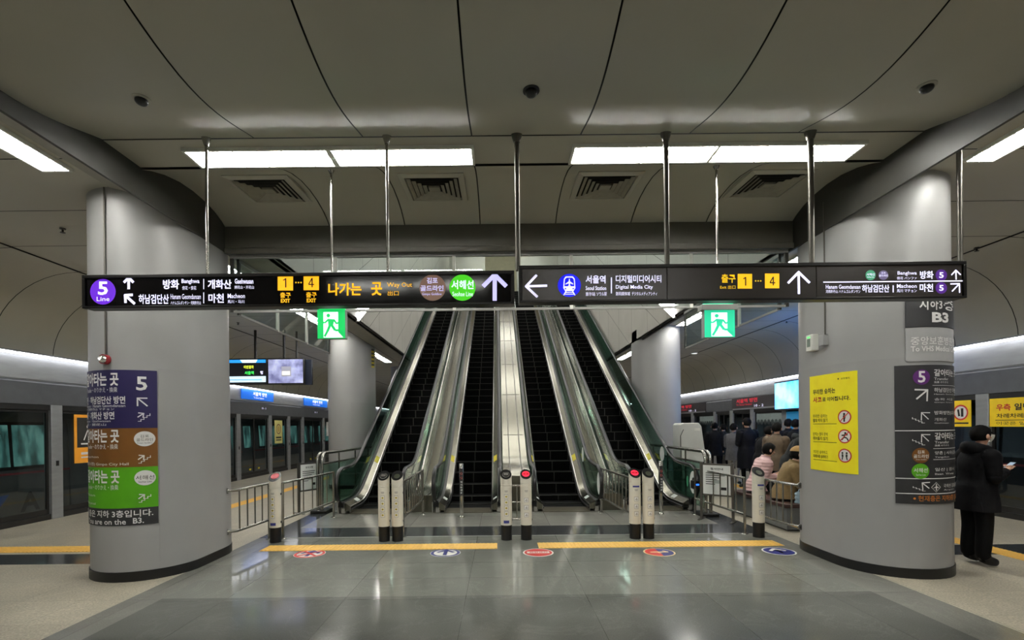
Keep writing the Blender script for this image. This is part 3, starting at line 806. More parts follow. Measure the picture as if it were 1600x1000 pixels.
# left pillar: one tall decal of four fields
ur = PL.u(246); ul = ur - 1.28
zt = lambda py: SL.z_at(PL.u(200), py)
dec = thing('pillar_sign', (-4.31, 5.36, zt(820)), 'tall transfer sign of purple, brown and green fields wrapped round the grey pillar', 'sign')
for (z1, z0, m, nm, w) in ((zt(578), zt(669), pp, 'purple_field', 0), (zt(669), zt(730), pb, 'brown_field', 0), (zt(730), zt(794), pg, 'green_field', 0), (zt(794), zt(821), pk, 'black_field', .0)):
    b = MB(); SL.skin(ul, ur, z0, z1, .007, b); b.build(nm, m, dec)
A = pil_art(SL)
def LT(t, x0, y0, x1, y1, m=pw, bold=.02, w=None):   # text; right end at px x1, width from x0 or given as w metres
    u1 = PL.u(x1); u0 = PL.u(x0) if w is None else u1-w
    A.text(t, u0, zt(y0), u1, zt(y1), m, bold)
for y in (581, 669.5, 733):
    LT('갈아타는 곳', 0, y+1, 187, y+22, w=.52, bold=.03); LT('Transfer・のりかえ・換乘', 0, y+24, 185, y+32, w=.5, bold=0)
LT('5', 214, 588, 231, 610, bold=.02)
LT('마천 · 하남검단산 방면', 0, 619, 197, 631, w=.64); LT('Macheon · Hanam Geomdansan', 0, 631.5, 197, 636, w=.62, bold=0); LT('馬川・河南黔丹山 マチョン', 0, 637, 180, 641, w=.6, bold=0)
LT('방화 · 개화산 방면', 0, 643, 180, 655, w=.54); LT('Banghwa · Gaehwasan', 0, 656, 174, 660, w=.52, bold=0); LT('傍花・開花山', 0, 661, 167, 665, w=.45, bold=0)
LT('방면 Yangchon', 0, 711.5, 155, 716, w=.5, bold=0); LT('양촌(김포시청) Gimpo City Hall', 0, 722, 201, 728, w=.76, bold=.0)
LT('일산 Ilsan', 0, 771, 149, 776, w=.42, bold=0); LT('원시 Wonsi', 0, 784, 150, 789, w=.42, bold=0)
A.arrow(PL.u(231), zt(634.5), PL.u(215.5), zt(622), .014, pw, .5)
for y0, y1 in ((646, 661), (712.5, 726.5), (774, 788)):
    ua, ub = PL.u(214), PL.u(235); stairs(A, ua, zt(y1), ub-ua, zt(y0)-zt(y1), pw); A.arrow(ua+.01, zt(y0+6), ua+.065, zt(y0), .012, pw, .5)
for y, t1, t2 in ((686, '김포', '골드라인'), (747.5, '서해선', 'Seohae Line')):
    u = PL.u(226); A.disc(u, zt(y), .098, pw, 'white_oval', 1, ry=.085)
    if t1 == '김포':
        A.text(t1, u-.04, zt(y-6.5), u+.04, zt(y-2), INK, .0); A.text(t2, u-.075, zt(y-1), u+.075, zt(y+4), INK, 0); A.text('Gimpo Goldline', u-.07, zt(y+5.5), u+.07, zt(y+8), INK, 0)
    else:
        A.text(t1, u-.085, zt(y-4), u+.085, zt(y+3), INK, 0); A.text(t2, u-.06, zt(y+4.5), u+.06, zt(y+7.5), INK, 0)
LT('현재 층은 지하 3층입니다.', 0, 797, 238, 808, w=.98, bold=.015); LT('You are on the', 0, 810.5, 196, 819, w=.56, bold=.01); LT('B3.', 207, 809.5, 224, 818.5, bold=.02)
A.build(dec)
# alarm bell with its conduit on the left pillar
u = PL.u(168); pt, nn = SL.pt(u); zb = SL.z_at(u, 562)
bell = thing('alarm_bell', (pt.x, pt.y, zb), 'red and silver alarm bell at the end of a thin conduit above the transfer sign', 'alarm bell')
q = lambda d, z: (pt + nn*d) + Vector((0, 0, z))
MB().cyl(q(.0, zb), q(.05, zb), .055, 20).build('bell_base', mat('alarm_red', (140, 28, 36), .35), bell, bevel=.006)
MB().tube([q(.05, zb), q(.07, zb), q(.085, zb), q(.09, zb)], .045, 20, r1=.02).build('bell_dome', CHROME, bell)
MB().cyl(q(.015, zb+.05), q(.015, ZO-.01), .008, 8).build('conduit', STEELD, bell)

# right pillar
def RT(A, t, x0, y0, x1, y1, m=pw, bold=.02, w=None):
    u0 = PR.u(x0); u1 = PR.u(x1) if w is None else u0+w
    zz = lambda y: SR.z_at(u0, y)
    A.text(t, u0, zz(y0), u1, zz(y1), m, bold)
# yellow poster
pos = thing('poster', (4.05, 5.6, PR.z(1300, 740)), 'yellow rule poster with three red ring icons stuck on the grey pillar', 'poster')
uL, uR = PR.u(1267), PR.u(1341)
zT, zB = PR.z(1305, 583), PR.z(1305, 738)
b = MB(); SR.skin(uL, uR, zB, zT, .009, b); b.build('sheet', py_, pos)
SR.lift = .009; A = pil_art(SR); A.d0 = .0012
PU = lambda k: uL+(uR-uL)*k
PV = lambda k: zT+(zB-zT)*k
def PT(t, a, b, c, d, m=INK, bold=.015): A.text(t, PU(a), PV(b), PU(c), PV(d), m, bold)
PT('무리한 승차는', .09, .145, .64, .20, INK, .02); PT('사고', .09, .225, .31, .285, pr_, .03); PT('로 이어집니다.', .33, .235, .90, .28, INK, .02)
PT('공항철도', .75, .055, .9, .072, INK, 0); A.disc(PU(.7), PV(.063), .009, INK, 'logo', 1, n=14)
for k, (t1, t2) in enumerate((('무리한 승차는', '절대 하지 않기'), ('닫히는 열차 문에', '뛰어들지 않기'), ('기다린 승차하고,', '차례차례 승차하기'))):
    y = .41+.19*k
    PT(t1, .08, y, .45, y+.036, INK, 0); PT(t2, .08, y+.045, .45, y+.083, INK, .01)
    A.rect(PU(.08), PV(y+.098), PU(.66), PV(y+.103), INK, 'rule', 1, n=6)
    cu, cv = PU(.8), PV(y+.035); r = .082
    A.disc(cu, cv, r, pw, 'icon_disc', 1); A.ring(cu, cv, r, .014, pr_, 'icon_ring', 2)
    if k == 0:
        A.disc(cu, cv+.035, .014, INK, 'icon_figure', 2); A.line((cu, cv+.02), (cu, cv-.02), .03, INK, 'icon_figure'); A.line((cu, cv-.02), (cu, cv-.055), .02, INK, 'icon_figure')
    elif k == 1:
        A.disc(cu+.012, cv+.038, .013, INK, 'icon_figure', 2)
        for p0, p1 in (((.01, .025), (-.005, -.01)), ((-.005, -.01), (.03, -.02)), ((.03, -.02), (.045, -.05)), ((-.005, -.01), (-.035, -.045)), ((.005, .015), (-.035, .01)), ((.005, .015), (.04, .02))):
            A.line((cu+p0[0], cv+p0[1]), (cu+p1[0], cv+p1[1]), .016, INK, 'icon_figure')
    else:
        for sx in (-.026, .026):
            A.disc(cu+sx, cv+.03, .012, INK, 'icon_figure', 2); A.line((cu+sx, cv+.015), (cu+sx*.9, cv-.015), .022, INK, 'icon_figure'); A.line((cu+sx*.9, cv-.015), (cu+sx*1.2, cv-.05), .014, INK, 'icon_figure')
    if k < 2: A.line((cu+.055, cv+.055), (cu-.055, cv-.055), .011, pr_, 'icon_ring', 4)
A.build(pos)
SR.lift = .011
# floor level plates and dark transfer sign
ua, ub = PR.u(1416), PR.u(1416)+.78
zr = lambda y: SR.z_at(PR.u(1420), y)
fp = thing('level_sign', (4.7, 5.18, zr(512)), 'charcoal B3 plate above the silver plate on the grey pillar', 'sign')
b = MB(); SR.skin(ua, ub, zr(512), zr(462), .011, b); b.build('plate', pk, fp)
A = pil_art(SR); RT(A, '지하', 1437, 466, 1466, 485, bold=.02); RT(A, '3', 1467, 470, 1472, 483, bold=.02); RT(A, '층', 1474, 467, 1488, 485, bold=.02)
RT(A, 'B3', 1456, 488, 1481, 504, bold=.04); A.build(fp)
hp = thing('hospital_sign', (4.7, 5.18, zr(565)), 'silver plate with pale lettering between two dark signs on the grey pillar', 'sign')
b = MB(); SR.skin(ua, ub, zr(565), zr(513), .011, b); b.build('plate', pgy, hp)
A = pil_art(SR); RT(A, '중앙보훈병원방면', 1423, 527, 1440, 540, w=.70, bold=.01); RT(A, 'To VHS Medical Center', 1423, 541.5, 1440, 550, w=.68, bold=.02); A.build(hp)
ts = thing('transfer_sign', (4.6, 5.18, zr(788)), 'tall dark grey transfer sign with a violet 5 wrapped round the grey pillar', 'sign')
ua, ub = PR.u(1398), PR.u(1398)+.98
b = MB(); SR.skin(ua, ub, zr(787), zr(571), .011, b); b.build('board', pk, ts)
A = pil_art(SR)
for y in (673, 747.5, 771): A.rect(ua, zr(y-.7), ub, zr(y+.7), pw, 'rule', 1, n=24)
for y in (603, 701, 718): A.rect(PR.u(1456), zr(y-.3), ub-.05, zr(y+.3), pw, 'rule', 1, n=14)
u = PR.u(1439.5); A.disc(u, zr(590), .082, pvi, 'line_badge', 1); A.text('5', u-.036, zr(580.5), u+.036, zr(598.5), pw, .02)
A.arrow(PR.u(1431), zr(624), PR.u(1448), zr(610), .016, pw, .6)
for y0, y1 in ((645, 663), (679, 697), (754, 768)):
    ua_, ub_ = PR.u(1426), PR.u(1449); stairs(A, ua_-.01, zr(y1), .13, (zr(y0)-zr(y1))*.6, pw, True)
    A.arrow(PR.u(1449), zr(y0+10.5 if y0 < 750 else y0+8.5), PR.u(1438.5), zr(y0), .010, pw, .6)
u = PR.u(1437.5); A.disc(u, zr(711.5), .083, pb, 'line_badge', 1); A.text('김포', u-.035, zr(703.5), u+.035, zr(708.5), pw, .01); A.text('골드라인', u-.07, zr(710), u+.07, zr(715.5), pw, .01); A.text('Gimpo Goldline', u-.05, zr(717), u+.05, zr(719), pw, 0)
u = PR.u(1436.5); A.disc(u, zr(736), .083, pg, 'line_badge', 1); A.text('서해선', u-.065, zr(731), u+.065, zr(738), pw, .01); A.text('Seohae Line', u-.045, zr(740), u+.045, zr(743), pw, 0)
A.ring(PR.u(1460), zr(761), .055, .006, pw, 'icon', 1, n=4); u = PR.u(1460)
A.line((u, zr(756)), (u, zr(766)), .012, pw, 'icon'); A.poly([(u-.04, zr(762.5)), (u, zr(759)), (u+.04, zr(762.5)), (u, zr(761.4))], pw, 'icon', 3)
for t, y0, y1, w, bd in (('갈아타는 곳', 577, 588, .42, .02), ('Transfer', 590, 594, .2, 0), ('換乗 のりかえ', 595.5, 599, .2, 0), ('하남검단산 마천방면', 606, 613, .5, .01), ('Hanam Geomdansan', 615, 617, .4, 0), ('송파 서울', 622, 626, .3, 0), ('Gimpo Airport', 628, 630, .3, 0),
                         ('방화방면(5호선)', 642, 649, .4, .01), ('개화산', 653, 658, .16, 0), ('Gaehwasan', 660, 662, .2, 0), ('갈아타는 곳', 676, 687, .42, .02), ('Transfer', 689, 693, .2, 0), ('換乗 のりかえ', 694.5, 697.5, .2, 0),
                         ('양촌 | 사우(김포)', 705, 711, .4, 0), ('Yangchon', 713, 716, .2, 0), ('일산 | 원시', 731, 737, .32, 0), ('Ilsan  Wonsi', 739, 742, .3, 0)):
    RT(A, t, 1458, y0, 1462, y1, w=w, bold=bd)
RT(A, '국제선 김포공항', 1471, 756, 1475, 762, w=.3, bold=0); RT(A, 'Airport', 1471, 764, 1475, 767, w=.2, bold=0)
RT(A, '현재층은 지하3층 입니다.', 1432, 774, 1440, 783, m=po, w=.66, bold=.01); A.disc(PR.u(1427), zr(778.5), .012, po, 'dot', 1, n=10)
A.build(ts)
# device boxes with conduit on the right pillar
u = PR.u(1276); p, n = SR.pt(u); zz = SR.z_at(u, 536)
dv = thing('wall_device', (p.x, p.y, zz), 'small white device with a green light and grey junction box above the yellow poster', 'device')
tdir = Vector((-n.y, n.x, 0))
def dbox(mb, c, du, dn, dz, m=0):
    e = [c + tdir*a + n*b + Vector((0, 0, z)) for z in (-dz/2, dz/2) for a, b in ((-du/2, 0), (du/2, 0), (du/2, dn), (-du/2, dn))]
    mb.add(e, [(0,3,2,1),(4,5,6,7),(0,1,5,4),(1,2,6,5),(2,3,7,6),(3,0,4,7)], m)
c0 = Vector((p.x, p.y, zz))
b = MB(); dbox(b, c0, .12, .09, .21); b.build('reader', WHITE, dv, bevel=.01)
b = MB(); dbox(b, c0+n*.088, .06, .006, .1); b.build('window', mat('reader_window', (120, 135, 125), .3), dv)
b = MB(); dbox(b, c0+n*.088+Vector((0, 0, .07)), .05, .006, .015); b.build('green_light', emat('green_led', (80, 230, 110), 1.5), dv)
u2 = PR.u(1292); p2, n = SR.pt(u2); tdir = Vector((-n.y, n.x, 0)); c2 = Vector((p2.x, p2.y, zz))
b = MB(); dbox(b, c2, .09, .06, .13); b.build('junction_box', pgy, dv, bevel=.006)
b = MB().cyl(c2+n*.012+Vector((0, 0, .06)), c2+n*.012+Vector((0, 0, ZO-zz)), .008, 8); b.build('conduit', STEELD, dv)
# ------------------------------------------------------------------ escalators
Y0I = 10.6
def nos(y):                               # height of the step nosing line
    if y < 10.2: return 0.0
    if y < 11.0: return (y-10.2)**2/1.6*T30
    if y < YTOP-.4: return (y-Y0I)*T30
    if y < YTOP+.4: return ZTOP-(YTOP+.4-y)**2/1.6*T30
    return ZTOP
def hr(y): return .9 + nos(y)*1.0 + min(.08, max(0, (y-10)*.08))
YS = [9.5, 9.8, 10.2, 10.4, 10.6, 10.8, 11.0] + [11.5+i*1.2 for i in range(12)] + [YTOP-.4, YTOP-.2, YTOP, YTOP+.2, YTOP+.4, YTOP+1.2]
NEWEL = [(9.62, .2), (9.44, .22), (9.30, .30), (9.21, .42), (9.18, .55), (9.21, .69), (9.30, .81), (9.42, .87), (9.55, .9)]
ESTEP = mat('step_black', (3, 3, 3), .7, var=.3, scale=40, spec=.1)
EDGE = mat('step_edge_grey', (34, 32, 26), .6)
ECOMB = mat('comb_metal', (104, 98, 84), .4, .7, var=.1)
STK_W = mat('sticker_white', (215, 218, 214), .5); STK_Y = mat('sticker_yellow', (220, 200, 40), .5)
EGREEN = mat('balustrade_dark_green', (18, 44, 36), .25)
def step_mesh():
    b = MB(); w = .445
    b.box(-w, w, .0, .39, -.02, 0, 0)
    b.box(-w, w, -.004, .012, -.235, 0, 0)
    for k in range(22):                    # cleats on the riser
        x = -w + .02 + k*.0405
        b.box(x, x+.018, -.010, -.004, -.215, -.025, 0)
    b.box(-w, w, -.012, .02, -.012, .002, 1)
    b.box(-.012, .012, -.014, -.003, -.235, .001, 1)
    return b
def make_escalator():
    t = thing('escalator', (0, 9.5, 0), 'x', 'escalator', 'the four escalators side by side')
    # moving steps
    base = None; n = 0; y = 9.98
    while y < YTOP + .8:
        z = nos(y+.02)
        if base is None:
            base = step_mesh().build('step', [ESTEP, EDGE], t); o = base
        else:
            o = base.copy(); COL.objects.link(o); o.parent = t
        o.location = (0, y-9.5, z+.012); y += .4
        if base is o: base.data.transform(Matrix.Translation((0, 9.5, 0)))
    c = MB(); c.box(-.47, .47, 9.45, 9.98, -.01, .012, 0)
    for k in range(6): c.box(-.42, .42, 9.55+.07*k, 9.57+.07*k, .012, .015, 0)
    c.build('comb_plate', ECOMB, t)
    def sweep(mb, prof, ys, m=0):          # prof of (x, fn(y))
        rows = [[(x, y, f(y)) for x, f in prof] for y in ys]
        mb.grid(rows, m, True); mb.poly(rows[0][::-1], m); mb.poly(rows[-1], m)
    for s in (-1, 1):
        X = lambda v: s*v
        b = MB(); sweep(b, [(X(.455), lambda y: nos(y)-.3), (X(.455), lambda y: nos(y)+.14), (X(.475), lambda y: nos(y)+.15), (X(.475), lambda y: nos(y)-.3)], YS)
        b.build('skirt', STEEL, t)
        b = MB(); sweep(b, [(X(.475), lambda y: nos(y)+.05), (X(.475), lambda y: nos(y)+.15), (X(.575), lambda y: nos(y)+.215), (X(.575), lambda y: nos(y)+.05)], YS)
        b.build('inner_deck', DECK, t)
        b = MB(); sweep(b, [(X(.576), lambda y: nos(y)+.1), (X(.576), lambda y: nos(y)+.205), (X(.632), lambda y: nos(y)+.225), (X(.632), lambda y: nos(y)+.1)], YS)
        b.build('glass_clamp', BLACKM, t)
        b = MB(); sweep(b, [(X(.695), lambda y: nos(y)-.5 if y > 10.5 else -.01), (X(.695), lambda y: nos(y)+.23), (X(.64), lambda y: nos(y)+.24), (X(.64), lambda y: nos(y)-.5 if y > 10.5 else -.01)], YS)
        b.build('outer_skirt', STEEL, t)
        # glass balustrade with rounded newel
        top = NEWEL[4:] + [(y, hr(y)) for y in YS if y >= 9.8]
        ys_ = [p[0] for p in top]
        g = MB(); rows = []
        def low(y):
            if y >= 9.62: return nos(y)+.22
            lows = NEWEL[:5][::-1]
            for (ya, za), (yb, zb) in zip(lows[:-1], lows[1:]):
                if ya <= y <= yb: return za+(zb-za)*(y-ya)/max(yb-ya, 1e-6)
            return .2
        for y, z in top:
            rows.append([(X(.635), y, min(low(y)+.02, z-.03)), (X(.635), y, z-.03)])
        g.grid(rows); g.grid([[(x+s*.012, y, z) for x, y, z in r] for r in rows])
        g.build('glass_panel', GGREEN, t)
        path = [(X(.64), 9.75, .2)] + [(X(.64), y, z) for y, z in NEWEL] + [(X(.64), y, hr(y)) for y in YS if y >= 9.8]
        b = MB(); b.tube(path, .026, 10, up=(1, 0, 0), sx=1.0)
        for i, v in enumerate(b.v): b.v[i] = (X(.64)+(v[0]-X(.64))*1.5, v[1], v[2])
        b.build('handrail', BLACK, t)
        path2 = [(X(.64), y+.028*(1 if y < 9.5 else 0), z-.035) for (x, y, z) in path[3:]]
        MB().tube(path2, .018, 8).build('handrail_guide', CHROME, t)
        b = MB(); b.box(min(X(.56), X(.72)), max(X(.56), X(.72)), 9.5, 9.78, 0, .21); b.build('newel_base', mat('newel_plate', (160, 158, 150), .4, .3), t, bevel=.015)
        b = MB(); b.box(min(X(.59), X(.69)), max(X(.59), X(.69)), 9.44, 9.56, .13, .24); b.build('handrail_inlet', BLACK, t, bevel=.01)
        # skirt brush, notice stickers
        b = MB(); sweep(b, [(X(.44), lambda y: nos(y)+.07), (X(.44), lambda y: nos(y)+.085), (X(.457), lambda y: nos(y)+.095), (X(.457), lambda y: nos(y)+.06)], YS)
        b.build('skirt_brush', BLACK, t)
        for yy, m in ((10.05, STK_W), (11.75, STK_Y)):
            b = MB(); ps = []
            for y in (yy, yy+.22):
                ps.append([(X(.485), y, nos(y)+.158), (X(.565), y, nos(y)+.210)])
            b.grid([[(x, y, z+.002) for x, y, z in r] for r in ps]); b.build('notice_sticker', m, t)
    return t
esc = make_escalator()
EX = (-2.50, -.63, 1.31, 3.16)
el = ('escalator nearest the hanging screens, outermost on that side', 'escalator just beside the steel divider, on the side of the hanging screens',
      'escalator just beside the steel divider, on the side of the yellow poster', 'escalator nearest the white machine and bench, with a big white disc on its glass')
ESC = [esc]
esc.location = (EX[0], 9.5, 0); esc['label'] = el[0]
for x, l in zip(EX[1:], el[1:]):
    ESC.append(dup(esc, (x, 9.5, 0), l))
# round stickers on the glass of some balustrades
def disc_sticker(e, xside, y, z, ry, rz, m=STK_W, name='round_sticker', dx=-.004):
    x = wloc(e).x + xside*.635 + dx
    MB().poly([(x, y+ry*math.cos(2*PI*i/28), z+rz*math.sin(2*PI*i/28)) for i in range(28)]).build(name, m, e)
d3, d2 = ESC[3], ESC[2]
disc_sticker(d3, 1, 9.42, .56, .16, .22); disc_sticker(d3, 1, 9.40, .56, .07, .1, BLACK, 'sticker_centre', -.007)
disc_sticker(d3, 1, 11.2, 1.02, .15, .17); disc_sticker(d2, 1, 9.42, .56, .16, .22); disc_sticker(d2, 1, 11.2, 1.02, .13, .17)
disc_sticker(d3, 1, 9.7, .55, .05, .11, mat('sticker_green', (60, 140, 100), .5), 'green_sticker')
b = MB().box(3.66, 3.78, 9.08, 9.22, .47, .63); sb = b.build('speed_sensor', BLACK, d3, bevel=.01)
MB().box(3.675, 3.765, 9.07, 9.082, .54, .57).build('blue_display', emat('blue_led', (40, 110, 255), 2.0), sb)

# decks between the escalators
def deck_between(label, x0, x1, fz, side=True):
    t = thing('divider_deck', ((x0+x1)/2, 9.6, 0), label, 'divider deck')
    b = MB(); ys = [9.6, 9.8] + YS[2:]
    rows = [[(x0, y, max(-.01, nos(y)-.5)), (x0, y, fz(y)), (x1, y, fz(y)), (x1, y, max(-.01, nos(y)-.5))] for y in ys]
    b.grid(rows, 0, True); b.poly(rows[0][::-1]); b.poly(rows[-1])
    b.build('cladding', DECK, t)
    for xx in (x0+(x1-x0)*.27, x0+(x1-x0)*.73):
        q = MB(); q.grid([[(xx-.012, y, fz(y)+.002), (xx-.008, y, fz(y)+.012), (xx+.008, y, fz(y)+.012), (xx+.012, y, fz(y)+.002)] for y in ys])
        q.build('cover_joint', STEELD, t)
    return t
fz_mid = lambda y: hr(y)-.07 - max(0, (9.85-y))*.5
dm = deck_between('broad bright steel deck between the two middle escalators', EX[1]+.70, EX[2]-.70, fz_mid)
for k in range(8):
    y = 11.6+1.9*k
    MB().box(.10, .57, y, y+.012, fz_mid(y)-.0, fz_mid(y)+.008).build('panel_joint', STEELD, dm)
deck_between('low steel deck between the two escalators on the side of the hanging screens', EX[0]+.70, EX[1]-.70, lambda y: nos(y)+.33)
deck_between('low steel deck between the two escalators on the side of the yellow poster', EX[2]+.70, EX[3]-.70, lambda y: nos(y)+.33)
# outer claddings below the outer balustrades
for s, xa, xb, nm in ((-1, -3.19, -3.6, 'hanging screens'), (1, 3.87, 3.95, 'white machine')):
    t = thing('escalator_side_cladding', (xa, 9.8, 0), 'steel side wall under the outer balustrade facing the ' + nm, 'cladding')
    b = MB(); fn = lambda u, v, w: (w, u, v)
    b.prism([(9.8, 0), (17, 0), (17, nos(17)+.2), (11, nos(11)+.2), (10.2, .2), (9.8, .2)], fn, xa, xa+s*.04)
    b.build('panel', STEELD, t)
# ------------------------------------------------------------------ bollards
BW = mat('bollard_white', (218, 214, 200), .4, var=.04); BK = mat('bollard_black', (9, 9, 9), .5)
BFACE = mat('bollard_face', (20, 20, 22), .2); RED = emat('signal_red', (255, 30, 60), 1.6); REDB = mat('button_red', (190, 30, 50), .35)
STKY2 = mat('icon_yellow', (225, 210, 110), .5); STKB = mat('label_blue', (50, 55, 130), .5); GREY = mat('print_grey', (150, 148, 140), .5)
def make_bollard(loc, label, kind, yellow, label_low):
    t = thing('gate_bollard', loc, label, 'bollard', 'white bollards before the escalators')
    x, y, _ = loc; r = .085; n = 28
    MB().lathe([(r-.004, 0), (r-.004, .23)], loc, n).build('base', BK, t)
    b = MB(); b.lathe([(r, .225), (r, .80), (r-.004, .803), (r-.004, .811), (r, .814), (r, .83), (r-.004, .833), (r-.004, .841), (r, .844)], loc, n, cap=False)
    rows = [[(x+r*math.cos(q*2*PI/n), y+r*math.sin(q*2*PI/n), .844) for q in range(n)],
            [(x+r*math.cos(q*2*PI/n), y+r*math.sin(q*2*PI/n), .975+.065*math.sin(q*2*PI/n)) for q in range(n)]]
    b.grid(rows, 0, True); b.build('body', BW, t)
    def face(u, v, d):                    # slanted front face, u to the right, v up the slope
        return (x+u, y+v*.795-d*.6, .975+v*.607+d*.8)
    A = Art(face, .004)
    A.disc(0, 0, r*.99, BFACE, 'face_plate', 1, ry=r*1.28)
    if kind == 'red':
        A.disc(0, .0, .055, RED, 'red_signal', 2, ry=.058); A.ring(0, 0, .032, .01, BFACE, 'signal_mark', 3); A.rect(-.05, .007, .05, -.007, BFACE, 'signal_mark', 3)
    elif kind == 'button':
        A.disc(0, .01, .06, REDB, 'red_button', 2, ry=.06)
    elif kind == 'dark':
        A.disc(0, -.01, .055, GREY, 'print', 2, ry=.06); A.disc(0, -.01, .05, BFACE, 'print', 3, ry=.055)
        for k in range(3): A.rect(-.035, .02-.02*k, .035, .012-.02*k, GREY, 'print', 4)
    else:
        A.disc(0, -.02, .045, mat('lens_green', (50, 55, 40), .3), 'lens', 2, ry=.05)
    A.build(t)
    def front(a, z, d):                   # wraps the body front; a = arc length
        th = a/r; return (x+(r+d)*math.sin(th), y-(r+d)*math.cos(th), z)
    A = Art(front, .0012)
    for k in range(4 if yellow else 3):
        z = (.655-.085*k) if yellow else (.60-.11*k); w = .03 if yellow else .033
        A.rect(-w, z+.034, w, z-.034, GREY, 'icon_label', 1, n=6); A.rect(-w+.005, z+.029, w-.005, z-.029, pw, 'icon_label', 2, n=6)
        if yellow: A.disc(0, z, .018, STKY2, 'icon_label', 3, n=12); A.disc(0, z, .008, INK, 'icon_label', 4, n=10)
        else:
            A.line((-.012, z-.015), (.008, z+.014), .012, GREY, 'icon_label', 3); A.line((.0, z-.018), (.02, z-.005), .009, GREY, 'icon_label', 3)
    A.rect(-.025, .745, .025, .735, GREY, 'print', 1, n=4); A.rect(-.02, .728, .02, .720, GREY, 'print', 1, n=4)
    if label_low == 'low': A.rect(-.042, .30, .042, .258, STKB, 'blue_label', 1, n=8)
    if label_low == 'high': A.rect(-.05, .797, .05, .772, STKB, 'blue_label', 1, n=8)
    A.build(t)
    for z in (.3, .72): MB().box(x+r-.004, x+r+.006, y-.012, y+.012, z-.015, z+.015).build('latch', BK, t)
    return t
BOL = []
for px, py, lab, kind, yel_, low in (
    (430, 848, 'white bollard with a red button, beside the fence of the alarm bell pillar', 'button', True, 'low'),
    (600, 845, 'white bollard with round printed face, paired with a green-lens one', 'dark', True, None),
    (621, 845, 'white bollard with a dark green lens, paired close beside a printed-face bollard', 'lens', True, None),
    (791, 843, 'white bollard with a printed dark face and blue label in front of the steel divider', 'dark', True, 'low'),
    (822, 843, 'white bollard with glowing red sign in front of the steel divider', 'red', False, None),
    (992, 842, 'white bollard with glowing red sign and blue strip, paired with a blank black-faced one', 'red', False, 'high'),
    (1013, 842, 'white bollard with blank black face, paired with a glowing red one', 'lens', False, None),
    (1185, 841, 'white bollard with black slanted face beside the fence of the poster pillar', 'lens', False, 'high')):
    p = PZ(px, py, 0); p = Vector((p.x, 7.2, 0)); p.x = (unroll(px, 790)[0])/F*7.2
    BOL.append(make_bollard(p, lab, kind, yel_, low))

# ------------------------------------------------------------------ stainless fences
def fence(label, pts, zt=.86, zb=.30, bars=6, posts=(1, 1), wall=None):
    """pts: plan path; rails along it, bars between, posts at the ends; wall: index of the end fixed to a pillar"""
    pts = [Vector((a, b, 0)) for a, b in pts]
    t = thing('barrier_fence', pts[0], label, 'fence', 'low stainless fences')
    for z in (zt, zb):
        MB().tube([p + Vector((0, 0, z)) for p in pts], .019, 10).build('rail', STEEL, t)
    L = [(b-a).length for a, b in zip(pts[:-1], pts[1:])]; T = sum(L)
    def at(s):
        for k, l in enumerate(L):
            if s <= l or k == len(L)-1: return pts[k] + (pts[k+1]-pts[k])*(s/l)
            s -= l
    for i in range(bars):
        p = at(T*(i+1)/(bars+1))
        MB().cyl(p+Vector((0, 0, zb)), p+Vector((0, 0, zt)), .011, 8).build('bar', STEEL, t)
    for k, p in ((0, pts[0]), (1, pts[-1])):
        if posts[k]:
            MB().cyl(p, p+Vector((0, 0, zt)), .021, 10).build('post', STEEL, t)
            MB().lathe([(.05, 0), (.045, .012), (.022, .016)], p, 14).build('foot_plate', STEEL, t)
        else:
            q = pts[1] if k == 0 else pts[-2]; d = (p-q).normalized()
            for z in (zt, zb):
                MB().cyl(p-d*.012+Vector((0, 0, z)), p+d*.0+Vector((0, 0, z)), .04, 14).build('wall_flange', STEEL, t)
    return t
fence('short stainless fence from the alarm bell pillar to the red button bollard', [(-3.71, 6.52), (-3.62, 6.6), (-3.55, 7.38)], bars=4, posts=(0, 1))
fence('stainless fence running back from the red button bollard past the notice board', [(-3.36, 7.42), (-3.24, 8.2), (-3.17, 9.15)], bars=5)
fence('stainless fence running back from the printed-face and green-lens bollard pair', [(-1.50, 7.42), (-1.50, 9.35)], bars=9)
fence('stainless fence running back from the red and blank bollard pair', [(2.07, 7.42), (1.97, 9.35)], bars=9)
fence('stainless fence running back from the black-faced bollard in front of the bench', [(3.78, 7.42), (3.72, 8.2), (3.68, 9.05)], bars=6)
fence('short stainless fence from the black-faced bollard to the poster pillar', [(3.98, 7.36), (3.98, 6.75), (4.035, 6.45)], bars=5, posts=(1, 0))
t = fence('small fence of thin rails between the two bollards at the steel divider', [(.17, 7.24), (.34, 7.24)], zt=.80, zb=.30, bars=1, posts=(0, 0))
MB().cyl((.17, 7.24, .55), (.34, 7.24, .55), .012, 8).build('rail', STEEL, t)

